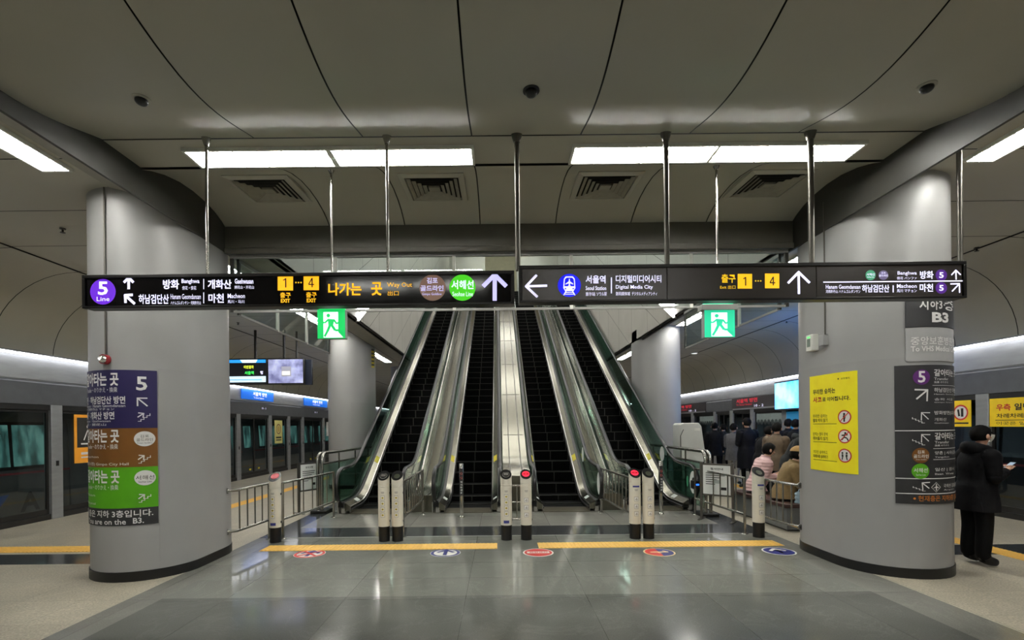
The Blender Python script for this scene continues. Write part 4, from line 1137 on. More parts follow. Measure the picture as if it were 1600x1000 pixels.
# ------------------------------------------------------------------ glass guard rails outside the escalators
def guard(label, a, b, zt):
    a, b = Vector(a), Vector(b); d = (b-a).normalized()
    t = thing('guard_rail', a, label, 'guard rail', 'stainless guard rails with glass')
    n = Vector((-d.y, d.x, 0))
    for o in (-.045, .045):
        arc = [a+n*o+Vector((0, 0, .02)), a+n*o+Vector((0, 0, zt-.16))] + [a+n*o+d*(.16*(1-math.cos(q)))+Vector((0, 0, zt-.16+.16*math.sin(q))) for q in (PI/8, PI/4, 3*PI/8, PI/2)] + [b+n*o+Vector((0, 0, zt))]
        MB().tube(arc, .03, 12).build('tube_rail', STEEL, t)
    MB().cyl(a+d*.15+Vector((0, 0, zt-.22)), b+Vector((0, 0, zt-.22)), .02, 8).build('lower_rail', STEEL, t)
    p0, p1 = a+d*.16, b
    g = MB(); g.add([p0-n*.006+Vector((0,0,.12)), p1-n*.006+Vector((0,0,.12)), p1-n*.006+Vector((0,0,zt-.24)), p0-n*.006+Vector((0,0,zt-.24)), p0+n*.006+Vector((0,0,.12)), p1+n*.006+Vector((0,0,.12)), p1+n*.006+Vector((0,0,zt-.24)), p0+n*.006+Vector((0,0,zt-.24))], [(0,1,2,3),(7,6,5,4),(0,4,5,1),(3,2,6,7)])
    g.build('glass_panel', GGREEN, t)
    L = (b-a).length
    for k in (.33, .66, .97):
        p = a+d*L*k; MB().cyl(p+Vector((0, 0, .02)), p+Vector((0, 0, zt-.02)), .018, 8).build('post', STEEL, t)
    MB().box(a.x-.16, a.x+.16, a.y-.1, a.y+.3, 0, .06).build('base_plate', BLACKM, t, bevel=.01)
    return t
guard('stainless guard rail with curved end and green glass, before the pillar by the screens', (-3.6, 9.6, 0), (-3.42, 12.6, 0), 1.19)
guard('stainless guard rail with curved end and green glass, in front of the white machine', (3.84, 8.85, 0), (3.89, 9.0+3.2, 0), 1.19)

# ------------------------------------------------------------------ notice boards on two posts
NB = mat('notice_white', (224, 226, 222), .4, var=.01)
def notice(label, a, b, lines):
    a, b = Vector(a), Vector(b); d = (b-a).normalized(); n = Vector((d.y, -d.x, 0)); L = (b-a).length
    t = thing('notice_board', (a+b)/2, label, 'notice board', 'standing notice boards')
    def slab(mb, s0, s1, z0, z1, o0, o1):
        pts = [a+d*s+n*o for s, o in ((s0, o0), (s1, o0), (s1, o1), (s0, o1))]
        mb.add([(q.x, q.y, z0) for q in pts]+[(q.x, q.y, z1) for q in pts], [(0,3,2,1),(4,5,6,7),(0,1,5,4),(1,2,6,5),(2,3,7,6),(3,0,4,7)])
    for s in (0, L):
        m = MB(); slab(m, s-.02, s+.02, 0, 1.02, -.02, .02); m.build('post', STEELD, t)
        m = MB(); slab(m, s-.02, s+.02, 0, .015, -.16, .16); m.build('foot', STEELD, t)
    m = MB(); slab(m, .02, L-.02, .43, 1.0, -.012, .012); m.build('frame', STEELD, t)
    m = MB(); slab(m, .035, L-.035, .46, .97, .01, .016); m.build('sheet', NB, t)
    A = Art(lambda u, v, q: a+d*(.035+(L-.07)*u)+n*(.016+q)+Vector((0, 0, .97-.51*v)))
    A.text(lines, .28, .08, .74, .16, INK, .02)
    for k, w in enumerate((.84, .78, .62, .86, .8, .7)):
        A.rect(.1, .26+.075*k, .1+w*.9*(1 if k < 3 else .55), .285+.075*k, INK, 'print', 1)
    A.rect(.4, .5, .66, .62, mat('print_pale', (170, 176, 172), .5), 'print', 2); A.rect(.66, .74, .86, .84, INK, 'print', 2)
    A.build(t)
notice('white notice board on posts behind the fence beside the hanging-screen side guard rail', (-4.0, 9.55, 0), (-3.76, 9.95, 0), '유의사항')
notice('white notice board on posts in front of the bench, behind the fence', (3.62, 8.62, 0), (4.02, 8.28, 0), '질서안내')

# ------------------------------------------------------------------ slim steel information posts before the steps
def infopost(px, py, lab):
    p = PZ(px, py, 0); t = thing('information_post', p, lab, 'post', 'slim steel information posts')
    MB().lathe([(.055, 0), (.05, .02), (.036, .03), (.036, .40)], p, 20).build('base', CHROME, t)
    MB().lathe([(.042, .40), (.042, 1.0), (.036, 1.01)], p, 20).build('pole', STEEL, t)
    A = Art(lambda a, z, d: (p.x+(.042+d)*math.sin(a/.042), p.y-(.042+d)*math.cos(a/.042), z), .001)
    A.rect(-.035, .92, .035, .42, pk, 'sign_strip', 1, n=8)
    for z in (.82, .74): A.disc(0, z, .022, pw, 'icon_label', 2, n=16); A.ring(0, z, .022, .005, pr_, 'icon_label', 3, n=16)
    for k, c in enumerate('뛰지마세요'): A.text(c, -.018, .68-.05*k, .018, .645-.05*k, pw, .02)
    A.build(t)
infopost(721.5, 808, 'slim steel post with dark strip and ring icons before the escalator by the steel divider')
infopost(1033, 803, 'slim steel post with dark strip and ring icons before the escalator with the white disc')

# ------------------------------------------------------------------ floor: tactile strips, round stickers
def tactile(label, x0, x1, y0, y1, ribs='x', group='yellow tactile strips'):
    t = thing('tactile_strip', ((x0+x1)/2, (y0+y1)/2, 0), label, 'tactile paving', group)
    MB().box(x0, x1, y0, y1, 0, .004).build('base_strip', TACT, t)
    b = MB(); k = 0
    if ribs == 'x':
        x = x0+.02
        while x < x1-.03: b.box(x, x+.028, y0+.012, y1-.012, .004, .009); x += .056
    else:
        y = y0+.02
        while y < y1-.03: b.box(x0+.012, x1-.012, y, y+.028, .004, .009); y += .056
    b.build('rib_pattern', TACT, t)
tactile('yellow ribbed strip on the grey floor in front of the screen-side bollards', (412-VX)/F*6.83, (775-VX)/F*6.78, 6.66, 6.97)
tactile('yellow ribbed strip on the grey floor in front of the poster-side bollards', (839-VX)/F*6.78, (1213-VX)/F*6.83, 6.66, 6.97)
tactile('yellow strip across the train-side platform floor behind the alarm bell pillar', -8.3, -5.76, 6.72, 7.05)
tactile('yellow strip along the train-side platform, running away behind the fence', -6.05, -5.75, 7.06, 26, 'y')
tactile('yellow strip along the platform by the standing man in black', 6.35, 6.65, 1, 24, 'y')
fr = mat('floor_red', (206, 52, 46), .35); fb = mat('floor_navy', (40, 46, 120), .35); fw = mat('floor_white', (236, 234, 226), .35); fc = mat('floor_cream', (240, 214, 160), .35)
def sticker(px, py, label, kind):
    p = PZ(px, py, 0); r = .205
    t = thing('floor_sticker', p, label, 'floor sticker', 'round floor stickers')
    A = Art(lambda a, b, d: (p.x+a, p.y+b, d), .0016)
    A.disc(0, 0, r, fw if kind != 4 else fc, 'rim', 1, n=48)
    if kind == 1:
        A.ring(0, 0, r*.97, .035, fr, 'red_ring', 2, n=48)
        A.arrow(0, -.13, 0, .14, .05, fb, .45); A.line((-.12, -.12), (.12, .12), .035, fr, 'red_cross', 4); A.line((-.12, .12), (.12, -.12), .035, fr, 'red_cross', 4.2)
    elif kind == 2:
        A.ring(0, 0, r*.96, .04, fb, 'navy_ring', 2, n=48); A.arrow(0, -.12, 0, .13, .05, fb, .45)
    elif kind == 3:
        A.disc(0, 0, r*.9, fr, 'red_disc', 2, n=48); A.rect(-.15, .045, .15, -.045, fw, 'white_band', 3); A.text('진입금지', -.12, .03, .12, -.03, fr, .03, d=4)
    elif kind == 4:
        n = 24; A.poly([(-r*.9*math.sin(PI*i/n), r*.9*math.cos(PI*i/n)) for i in range(n+1)], fr, 'red_half', 2)
        A.poly([(r*.9*math.sin(PI*i/n), r*.9*math.cos(PI*i/n)) for i in range(n+1)], fb, 'navy_half', 2.2)
        A.rect(-.12, .02, .12, -.02, fc, 'arrow', 3); A.poly([(-.02, -.06), (.03, -.06), (-.04, .0)], fc, 'arrow', 3.2); A.line((.06, .06), (.12, .0), .025, fc, 'arrow', 3.4)
    else:
        A.disc(0, 0, r*.9, fb, 'navy_disc', 2, n=48); A.arrow(0, -.11, 0, .12, .045, fw, .45)
    A.build(t)
sticker(484, 865.5, 'round white floor sticker with red ring and crossed-out arrow', 1)
sticker(696, 864, 'round white floor sticker with navy ring and arrow', 2)
sticker(841, 863.5, 'round red floor sticker with white band', 3)
sticker(1030, 863, 'round half red half navy floor sticker', 4)
sticker(1217, 861.5, 'round navy floor sticker with white arrow', 5)

# ------------------------------------------------------------------ white machine by the far pillar, bench
GRM = mat('machine_light_grey', (205, 206, 202), .4, var=.02)
p = P(1083, 690, 11.2)
mc = thing('ticket_machine', (p.x, 11.2, 0), 'white upright machine with slanted side behind the guard rail', 'machine')
x0, x1 = (1064-VX)/F*11.2, (1103-VX)/F*11.2
zt_ = CZ - (661-VY+3)/F*11.2
b = MB(); b.prism([(x0, 0), (x1+.02, 0), (x1, .9), (x1-.1, zt_-.08), (x1-.16, zt_), (x0+.04, zt_), (x0, zt_-.05)], lambda u, v, w: (u, w, v), 11.2, 11.75)
b.build('cabinet', GRM, mc, bevel=.02)
MB().box(x0+.3, x1-.14, 11.185, 11.2, zt_-.18, zt_-.12).build('ledge', WHITE, mc)
MB().tube([(x0-.01, 11.18, .5), (x0-.02, 11.18, zt_-.3), (x0+.05, 11.18, zt_-.15)], .008, 6).build('cable', BLACK, mc)
BEN = mat('bench_grey_panel', (120, 122, 122), .4, .3); BRN = mat('bench_red_brown', (66, 43, 37), .45)
for k, (by0, lab) in enumerate(((7.5, 'grey box bench with red-brown seat edge behind the poster pillar'), (-2.6+.0, ''))):
    if k: continue
    t = thing('bench', (4.72, by0, 0), lab, 'bench')
    MB().box(4.5, 4.94, by0+.03, by0+1.75, .03, .37).build('base_panel', BEN, t)
    MB().box(4.53, 4.91, by0+.06, by0+1.72, 0, .03).build('plinth', BLACKM, t)
    MB().box(4.46, 4.98, by0, by0+1.78, .37, .43).build('seat', BRN, t, bevel=.01)
# ------------------------------------------------------------------ platform screen doors
def xat(s): return PXL if s < 0 else PXR
def door_bay(s, y0, y1, label, leaves=2, wide=.12):
    x = xat(s); t = thing('screen_door', (x, (y0+y1)/2, 0), label, 'screen door', 'platform screen doors beside the ' + ('stopped train' if s < 0 else 'crowd'))
    fn = lambda o: x + s*o
    def bx(mb, o0, o1, a, b, z0, z1): mb.box(min(fn(o0), fn(o1)), max(fn(o0), fn(o1)), a, b, z0, z1)
    m = MB(); bx(m, -.03, .12, y0-wide, y0+wide, 0, 2.2); m.build('post', PSDM, t, bevel=.008)
    m = MB(); bx(m, -.01, .1, y0+wide, y1-wide, 2.1, 2.2); bx(m, -.01, .1, y0+wide, y1-wide, .0, .1); m.build('frame_rail', BLACKM, t)
    w = (y1-y0-2*wide)/leaves
    for i in range(leaves):
        a = y0+wide+w*i; b = a+w
        m = MB(); bx(m, .03, .06, a, a+.045, .1, 2.1); bx(m, .03, .06, b-.045, b, .1, 2.1); bx(m, .03, .06, a+.045, b-.045, .1, .2); bx(m, .03, .06, a+.045, b-.045, 2.05, 2.1)
        lf = m.build('leaf_frame', BLACKM, t)
        m = MB(); bx(m, .04, .05, a+.045, b-.045, .2, 2.05); m.build('pane', GDARK, lf)
        if leaves == 2 and y0 > 12:
            m = MB(); c = (a+.3 if i else b-.3); bx(m, .022, .03, c-.06, c+.06, .26, .32); m.build('floor_warning_label', STK_Y, lf)
    m = MB(); bx(m, -.035, -.03, y0-.03, y0+.03, 1.02, 1.12); m.build('call_plate', BLACK, t)
    return t
ly = [6.9, 9.36, 11.6, 13.7, 15.9, 18.1, 19.7, 21.1, 23.6, 26.2, 28.8]
ll = ['in front of the train cab lettering', 'with an orange poster, just beyond the train lettering', 'hidden mostly behind the alarm bell pillar', 'just emerging behind the alarm bell pillar', 'below the nearer blue platform sign', 'carrying the pale yellow poster', 'second fixed pane past the yellow poster', 'below the farther blue platform sign', 'half hidden by the pillar near the screens', 'far beyond the screens']
for a, b, l, n in zip(ly[:-1], ly[1:], ll, (2, 2, 1, 2, 2, 1, 1, 2, 2, 2)):
    door_bay(-1, a, b, 'glazed grey platform door on the train side, ' + l, n)
ry = [4.6, 6.6, 8.79, 10.9, 13.0, 14.9, 16.8, 18.3, 19.7, 22.0, 24.4]
rl = ['nearest the frame edge', 'behind the standing man in black', 'with the first yellow banner', 'hidden by the poster pillar', 'under the bright cyan screen', 'with the blue advert below the cyan screen', 'nearer one behind the standing crowd', 'next past the crowd', 'second past the crowd', 'far past the crowd']
for a, b, l, n in zip(ry[:-1], ry[1:], rl, (2, 1, 2, 1, 2, 1, 2, 2, 1, 2)):
    door_bay(1, a, b, 'glazed grey platform door on the crowded side, ' + l, n)

def wallart(s, off=.0):
    x = xat(s) - s*off
    return lambda a, b, d: (x - s*d, a, b)
def panel_sign(name, s, y0, y1, z0, z1, label, m, cat='sign', off=.03, group=None, th=.03):
    x = xat(s) - s*off
    t = thing(name, (x, (y0+y1)/2, z0), label, cat, group)
    MB().box(min(x, x+s*th), max(x, x+s*th), y0, y1, z0, z1).build('panel', m, t)
    return t
def mark(t, s, off, items, d0=.0015):
    A = Art(wallart(s, off), d0)
    # y grows away from the viewer: on the train side text runs towards +y
    for (txt, a0, z1, a1, z0, m, bd) in items:
        A.text(txt, a0, z1, a1, z0, m, bd)
    A.build(t)
BLU = emat('sign_blue', (22, 110, 225), .55); CY = emat('screen_cyan', (90, 225, 235), 3.2)
for y0, y1, nm in ((16.05, 18.3, 'nearer'), (21.2, 24.0, 'farther')):
    t = panel_sign('platform_sign', -1, y0, y1, 2.72, 3.06, 'blue platform sign on the door header beyond the alarm bell pillar, %s of the two' % nm, BLU, off=.06)
    w = y1-y0
    mark(t, -1, .06, [('서울역 방면', y0+w*.32, 3.0, y0+w*.76, 2.86, LW, .02), ('To Seoul Station', y0+w*.34, 2.83, y0+w*.66, 2.77, LW, 0)])
for y, nm in ((17.6, 'under the nearer blue sign'), (22.6, 'under the farther blue sign')):
    t = panel_sign('door_number_label', -1, y-.25, y+.25, 2.38, 2.5, 'small door number label on the header ' + nm, PSDD, off=.03, th=.01)
    mark(t, -1, .03, [('10 - 3', y-.16, 2.48, y+.16, 2.41, LW, .01)])
# posters on the doors
def yposter(s, y0, y1, z0, z1, label, m, items, name='door_poster', off=-.025):
    t = panel_sign(name, s, y0, y1, z0, z1, label, m, 'poster', off=off, th=.008)
    return t
PYL = mat('poster_pale_yellow', (214, 206, 128), .5)
t = yposter(-1, 18.55, 19.2, 1.12, 2.02, 'pale yellow poster with a ring emblem on a platform door', PYL, [])
A = Art(wallart(-1, -.025), .002); A.ring(18.87, 1.68, .2, .04, mat('poster_brown', (120, 70, 50), .5), 'ring', 1); A.disc(18.87, 1.68, .12, mat('poster_tan', (190, 160, 90), .5), 'emblem', 1)
A.rect(18.65, 1.38, 19.1, 1.32, INK, 'print', 1); A.rect(18.65, 1.27, 19.1, 1.23, INK, 'print', 1); A.build(t)
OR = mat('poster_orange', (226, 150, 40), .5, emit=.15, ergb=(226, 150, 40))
t = yposter(-1, 9.8, 10.7, 1.03, 2.03, 'orange framed dark poster on a platform door beside the alarm bell pillar', OR, [])
A = Art(wallart(-1, -.025), .002); A.rect(9.86, 1.97, 10.64, 1.35, mat('poster_dark', (40, 38, 36), .5), 'picture', 1)
A.line((10.02, 1.5), (10.12, 1.72), .025, pw, 'figure'); A.line((10.12, 1.72), (10.24, 1.5), .025, pw, 'figure'); A.disc(10.12, 1.78, .035, pw, 'figure', 2, n=12); A.rect(9.95, 1.44, 10.45, 1.41, pw, 'print', 2); A.rect(9.95, 1.25, 10.4, 1.2, pw, 'print', 2); A.rect(9.95, 1.16, 10.3, 1.13, pw, 'print', 2); A.build(t)
DYEL = mat('banner_yellow', (240, 205, 20), .5)
t = yposter(1, 9.0, 10.2, 1.6, 2.1, 'yellow banner with two ring icons on a door behind the standing man', DYEL, [], 'door_banner', off=.02)
A = Art(wallart(1, .02), .002)
for y in (9.2, 9.75): A.disc(y, 1.87, .15, pw, 'icon_disc', 1); A.ring(y, 1.87, .15, .03, pr_, 'icon_ring', 2); A.line((y-.03, 1.95), (y-.03, 1.79), .05, INK, 'figure'); A.line((y+.05, 1.93), (y+.03, 1.8), .04, INK, 'figure')
A.rect(9.05, 1.68, 9.4, 1.65, INK, 'print', 1); A.rect(9.6, 1.68, 9.95, 1.65, INK, 'print', 1); A.build(t)
t = yposter(1, 7.2, 8.66, 1.6, 2.1, 'yellow banner with red and black lettering at the frame edge', DYEL, [], 'door_banner', off=.02)
A = Art(lambda a, b, d: (PXR-.02-d, 8.66-a, b), .002)
A.text('우측', .12, 2.0, .36, 1.88, pr_, .03); A.text('일반열차 이용', .42, 2.0, 1.25, 1.88, INK, .03); A.text('차례차례 줄을 서세요', .12, 1.83, 1.2, 1.75, INK, .01); A.rect(.1, 1.72, 1.3, 1.71, INK, 'rule', 1); A.text('이곳은 일반열차 승차', .12, 1.69, 1.2, 1.63, INK, .0); A.build(t)
# red header text on the crowded side
for y0, y1, nm in ((20.5, 24.5, 'farther'), (15.3, 18.2, 'nearer')):
    t = panel_sign('header_sign', 1, y0, y1, 2.2, 2.64, 'dark door header sign with red lettering above the crowd, %s of the two' % nm, mat('header_dark', (60, 55, 58), .4), off=.04)
    rd = emat('letter_red', (215, 40, 60), .6); w = y1-y0
    A = Art(lambda a, b, d: (PXR-.04-d, y1-a, b), .002)
    A.text('서울역 방면', w*.12, 2.6, w*.62, 2.45, rd, .02); A.text('To Seoul Station', w*.12, 2.42, w*.5, 2.36, rd, 0); A.text('10 - 2', w*.55, 2.36, w*.75, 2.28, LW, 0); A.rect(.05, 2.26, w-.05, 2.21, PSDM, 'rail', 1)
    A.build(t)
# bright screens above and beside a door
t = thing('advert_screen', (8.6, 13.6, 2.1), 'large bright cyan advert screen glowing over the platform doors beside the poster pillar', 'screen')
MB().box(8.64, 8.845, 12.3, 15.05, 2.1, 2.98).build('housing', BLACKM, t)
MB().box(8.62, 8.64, 12.34, 15.0, 2.14, 2.94).build('display', CY, t)
nt = CY.node_tree; nz = [n for n in nt.nodes if n.type == 'TEX_NOISE'][0]; nz.inputs['Scale'].default_value = 1.3
cr = nt.nodes.new('ShaderNodeValToRGB'); els = cr.color_ramp.elements; els[0].position = .42; els[0].color = (*lin((45, 135, 225)), 1); els[1].position = .66; els[1].color = (*lin((135, 168, 180)), 1)
nt.links.new(nz.outputs['Fac'], cr.inputs[0]); nt.links.new(cr.outputs[0], nt.nodes['Principled BSDF'].inputs['Emission Color'])
t = panel_sign('advert_poster', 1, 12.9, 14.75, .75, 2.05, 'dim blue advert panel on the doors under the bright cyan screen', emat('advert_blue', (30, 120, 165), .35), 'advert', off=.04)
# route notice strips in the train-side door at far
t = panel_sign('door_notice', -1, 24.1, 24.8, 1.3, 2.0, 'white paper notice on a platform door beside the far pillar by the screens', NB, 'notice', off=-.025, th=.008)

# ------------------------------------------------------------------ trains behind the doors
TRS = mat('train_silver', (120, 124, 126), .35, .7, var=.1, scale=4); TRD = mat('train_dark_panel', (30, 34, 38), .3)
TWIN = emat('train_window_lit', (70, 125, 118), .8); TWIN2 = emat('train_window_dim', (50, 60, 66), .25)
nt = TWIN.node_tree; nz = [n for n in nt.nodes if n.type == 'TEX_NOISE'][0]; nz.inputs['Scale'].default_value = 1.6
[n for n in nt.nodes if n.type == 'MAPPING'][0].inputs['Scale'].default_value = (1, 2.6, 1.0)
cr = nt.nodes.new('ShaderNodeValToRGB'); els = cr.color_ramp.elements; els[0].position = .40; els[0].color = (*lin((26, 40, 40)), 1); els[1].position = .60; els[1].color = (*lin((96, 140, 130)), 1)
e = els.new(.5); e.color = (*lin((60, 100, 95)), 1)
nt.links.new(nz.outputs['Fac'], cr.inputs[0]); nt.links.new(cr.outputs[0], nt.nodes['Principled BSDF'].inputs['Emission Color'])
def train(s, label, y0, y1, win, lit):
    x = -9.35 if s < 0 else 9.55
    t = thing('train', (x, y0, -1.1), label, 'train')
    prof = [(0, -.9), (0, 1.05), (.06, 2.0), (.2, 2.5), (.5, 2.75), (2.0, 2.75), (2.0, -.9)]
    MB().prism(prof, lambda u, v, w: (x+s*u, w, v), y0, y1).build('car_body', TRS if lit else TRD, t)
    pos = [.9+2.05*i for i in range(int((y1-y0)/2.05))]
    fw_ = lambda v: .06*max(0, min(1, (v-1.05)/.95))
    for i, p in enumerate(pos):
        y = y0+p; door = i % 3 == 1
        hw, zl, zh = (.38, .75, 1.85) if door else (.75, 1.0, 1.82)
        if door:
            for q in (-.42, .42):
                o = MB().prism([(-.012, -.05), (-.012, 1.05), (.045, 1.95), (.1, 1.95), (.1, -.05)], lambda u, v, w: (x+s*u, w, v), y+q-.4, y+q+.4).build('door_leaf', TRS, t, bevel=.01)
                MB().prism([(-.02, 1.0), (.028, 1.8), (.05, 1.8), (.05, 1.0)], lambda u, v, w: (x+s*u, w, v), y+q-.24, y+q+.24).build('pane', win, o)
        else:
            o = MB().prism([(-.008, .95), (.0, 1.05), (.048, 1.88), (.1, 1.9), (.1, .95)], lambda u, v, w: (x+s*u, w, v), y-.8, y+.8).build('window_frame', TRD, t, bevel=.01)
            for k in (-1, 1):
                MB().prism([(-.02, 1.02), (.036, 1.82), (.06, 1.82), (.06, 1.02)], lambda u, v, w: (x+s*u, w, v), y+k*.38-.34, y+k*.38+.34).build('pane', win, o)
    MB().prism([(-.01, .86), (-.01, .9), (.05, .9), (.05, .86)], lambda u, v, w: (x+s*u, w, v), y0, y1).build('red_stripe', mat('train_stripe', (150, 60, 70), .4), t)
    return t
tr = train(-1, 'silver train with blue swoosh and large letters behind the platform doors', -4, 30, TWIN, True)
A = Art(lambda a, b, d: (-9.35+d+.0, a, b), .004)
li = mat('train_letter_dark', (40, 44, 48), .4); lb = mat('train_letter_blue', (48, 96, 170), .4); lw = mat('train_letter_pale', (176, 178, 180), .4)
A.poly([(8.1, .15), (9.0, .3), (9.15, .5), (8.2, .42)], lb, 'swoosh', 1)
A.text('A', 9.35, .5, 9.75, .12, li, .03); A.text('R', 9.85, .52, 10.25, .12, li, .03)
for k in range(3): A.rect(10.55, .5-.15*k, 11.2, .43-.15*k, lw, 'lettering', 2)
A.text('X', 11.35, .52, 11.8, .12, li, .03)
A.build(tr)
train(1, 'dark train behind the platform doors on the crowded side', -2, 32, TWIN2, False)
for i, (y, nm) in enumerate(((15.9, 'nearer'), (20.6, 'farther'))):
    t = thing('hanging_advert', (8.93, y, 1.85), 'pale scalloped advert strip inside the doors above the crowd, %s of the two' % nm, 'advert')
    m = MB().box(8.922, 8.93, y-.75, y+.75, 1.75, 2.03); m.build('sheet', mat('advert_pale', (178, 180, 172), .5, emit=.25, ergb=(178, 180, 172)), t)
    A = Art(lambda a, b, d: (8.922-d, a, b), .003)
    for k in range(7): A.disc(y-.65+.21*k, 1.75, .09, mat('advert_grey', (90, 94, 92), .5), 'scallop_pattern', 1, n=16)
    A.build(t)

# ------------------------------------------------------------------ hanging information screens
Yt = 13.2
def tv(x0, x1, zt_, zb_, label, kind):
    t = thing('hanging_screen', ((x0+x1)/2, Yt, zb_), label, 'screen', 'hanging train screens')
    MB().box(x0, x1, Yt, Yt+.1, zb_, zt_).build('housing', BLACKM, t, bevel=.01)
    A = Art(lambda u, v, d: (x0+.03+(x1-x0-.06)*u, Yt-d, zt_-.035-(zt_-zb_-.07)*v), .002)
    if kind == 0:
        A.rect(0, 0, 1, 1, emat('screen_black', (10, 12, 18), .6), 'display', 1); A.rect(0, 0, 1, .13, emat('screen_blue', (40, 150, 230), 1.1), 'display', 2)
        A.poly([(.36, 0), (.8, 0), (.75, .13), (.42, .13)], emat('screen_white', (225, 242, 255), 1.1), 'display', 3)
        A.text('이번열차', .45, .24, .7, .38, emat('screen_yellow', (225, 235, 60), 1.2), .03); A.text('서울역', .47, .48, .7, .63, emat('screen_green', (60, 220, 90), 1.2), .03); A.text('행', .86, .48, .93, .62, LW, .02)
        A.rect(0, .7, 1, .95, emat('screen_pale', (205, 228, 240), 1.0), 'display', 2); A.rect(.1, .83, .9, .86, emat('screen_blue', (40, 150, 230), 1.1), 'display', 3)
    else:
        m = mat('screen_video', (118, 122, 168), .4, emit=1.0, ergb=(118, 122, 165), var=.1)
        nt = m.node_tree; b = nt.nodes['Principled BSDF']; nz = [n for n in nt.nodes if n.type == 'TEX_NOISE'][0]; nz.inputs['Scale'].default_value = 3
        cr = nt.nodes.new('ShaderNodeValToRGB'); cr.color_ramp.elements[0].position = .35; cr.color_ramp.elements[1].position = .65
        cr.color_ramp.elements[0].color = (*lin((70, 70, 120)), 1); cr.color_ramp.elements[1].color = (*lin((205, 210, 240)), 1)
        nt.links.new(nz.outputs['Fac'], cr.inputs[0]); nt.links.new(cr.outputs[0], b.inputs['Emission Color'])
        A.rect(0, 0, 1, 1, m, 'display', 1); A.rect(.38, .3, .66, .72, emat('screen_grey', (150, 150, 165), .8), 'display', 2); A.rect(.4, .5, .62, .66, emat('screen_cream', (235, 225, 210), 1.0), 'display', 3); A.text('타는곳', .42, .53, .6, .63, emat('screen_red', (230, 90, 50), 1.1), .02)
    A.build(t)
    return t
xa, xb, xc = (352-VX)/F*Yt, (418-VX)/F*Yt, (476-VX)/F*Yt
zt_, zb_ = CZ-(560-4-VY)/F*Yt, CZ-(601-4-VY)/F*Yt
t1 = tv(xa, xb, zt_, zb_, 'hanging black screen with train times beside the alarm bell pillar', 0)
t2 = tv(xb+.01, xc, zt_, zb_, 'hanging black screen with violet video picture, next to the train times', 1)
for t, px in ((t1, 399), (t2, 444)):
    x = (px-VX)/F*Yt; MB().cyl((x, Yt+.05, zt_-.02), (x, Yt+.05, ZO-.0), .035, 10).build('rod', BLACKM, t)
t3 = thing('hanging_screen', (xc+.08, Yt+.25, zb_), 'dark back-to-back hanging screen seen edge-on behind the violet video picture', 'screen', 'hanging train screens')
MB().box(xb+.3, xc+.13, Yt+.2, Yt+.3, zb_-.0, zt_-.02).build('housing', mat('housing_navy', (26, 32, 48), .4), t3, bevel=.01)
MB().cyl((xc-.3, Yt+.25, zt_-.05), (xc-.3, Yt+.25, ZO), .03, 10).build('rod', BLACKM, t3)
Yt = 18.5
x0, x1 = (990-VX)/F*Yt, (1004.5-VX)/F*Yt
t4 = thing('hanging_screen', (x0, Yt, 3), 'dark switched-off hanging screen seen between the last escalator and the grey pillar by the machine', 'screen', 'hanging train screens')
MB().box(x0, x1+.9, Yt, Yt+.1, CZ-(636-VY)/F*Yt, CZ-(609-VY)/F*Yt).build('housing', BLACKM, t4, bevel=.01)
MB().cyl((x0+.3, Yt+.05, CZ-(610-VY)/F*Yt), (x0+.3, Yt+.05, ZO), .03, 8).build('rod', BLACKM, t4)
# hazard tape on the pillar by the screens
tp = thing('hazard_tape', (-3.71, 13.9, 3.4), 'short yellow and black striped tape on the edge of the grey pillar by the screens', 'tape')
b = MB(); zz0, zz1 = 3.45, 4.0
for k in range(10):
    z0 = zz0+(zz1-zz0)*k/10; z1 = zz0+(zz1-zz0)*(k+1)/10
    b.add([(-3.705, 14.0, z0), (-3.705, 14.3, z0+.03), (-3.705, 14.3, z1+.03), (-3.705, 14.0, z1)], [(0, 1, 2, 3)], k % 2)
b.build('stripe', [STK_Y, BLACK], tp)

t5 = thing('hanging_screen', (7.7, 11.0, 2.9), 'bright blue double-sided hanging screen over the crowded platform, behind the poster pillar', 'screen', 'hanging train screens')
MB().box(7.2, 8.2, 10.96, 11.1, 2.88, 3.62).build('housing', BLACKM, t5, bevel=.01)
HB = emat('screen_bright_blue', (50, 130, 255), 16.0)
MB().box(7.24, 8.16, 11.1, 11.11, 2.92, 3.58).build('display', HB, t5)
MB().box(7.24, 8.16, 10.95, 10.96, 2.92, 3.58).build('display', emat('screen_soft_blue', (60, 140, 255), 1.2), t5)
MB().cyl((7.35, 11.03, 3.6), (7.35, 11.03, ZO-.0), .035, 10).build('rod', BLACKM, t5)
# ------------------------------------------------------------------ people
def skin_mesh(name, nodes, edges, root, levels=2):
    """nodes: {key: (x, y, z, radius or (rx, ry))}; grown with a skin modifier, then made a plain mesh"""
    keys = list(nodes); idx = {k: i for i, k in enumerate(keys)}
    me = bpy.data.meshes.new(name+'_cage')
    me.from_pydata([nodes[k][:3] for k in keys], [(idx[a], idx[b]) for a, b in edges], [])
    o = bpy.data.objects.new(name+'_cage', me); TMP.objects.link(o)
    md = o.modifiers.new('skin', 'SKIN'); md.use_smooth_shade = True; md.branch_smoothing = .4
    if not me.skin_vertices: me.skin_vertices.new()
    for i, k in enumerate(keys):
        r = nodes[k][3]; d = me.skin_vertices[0].data[i]
        d.radius = r if hasattr(r, '__len__') else (r, r); d.use_root = (k == root)
    s = o.modifiers.new('sub', 'SUBSURF'); s.levels = levels; s.render_levels = levels
    dg = bpy.context.evaluated_depsgraph_get(); dg.update()
    out = bpy.data.meshes.new_from_object(o.evaluated_get(dg))
    bpy.data.objects.remove(o, do_unlink=True); bpy.data.meshes.remove(me)
    out.name = name
    return out
TMP = SC.collection
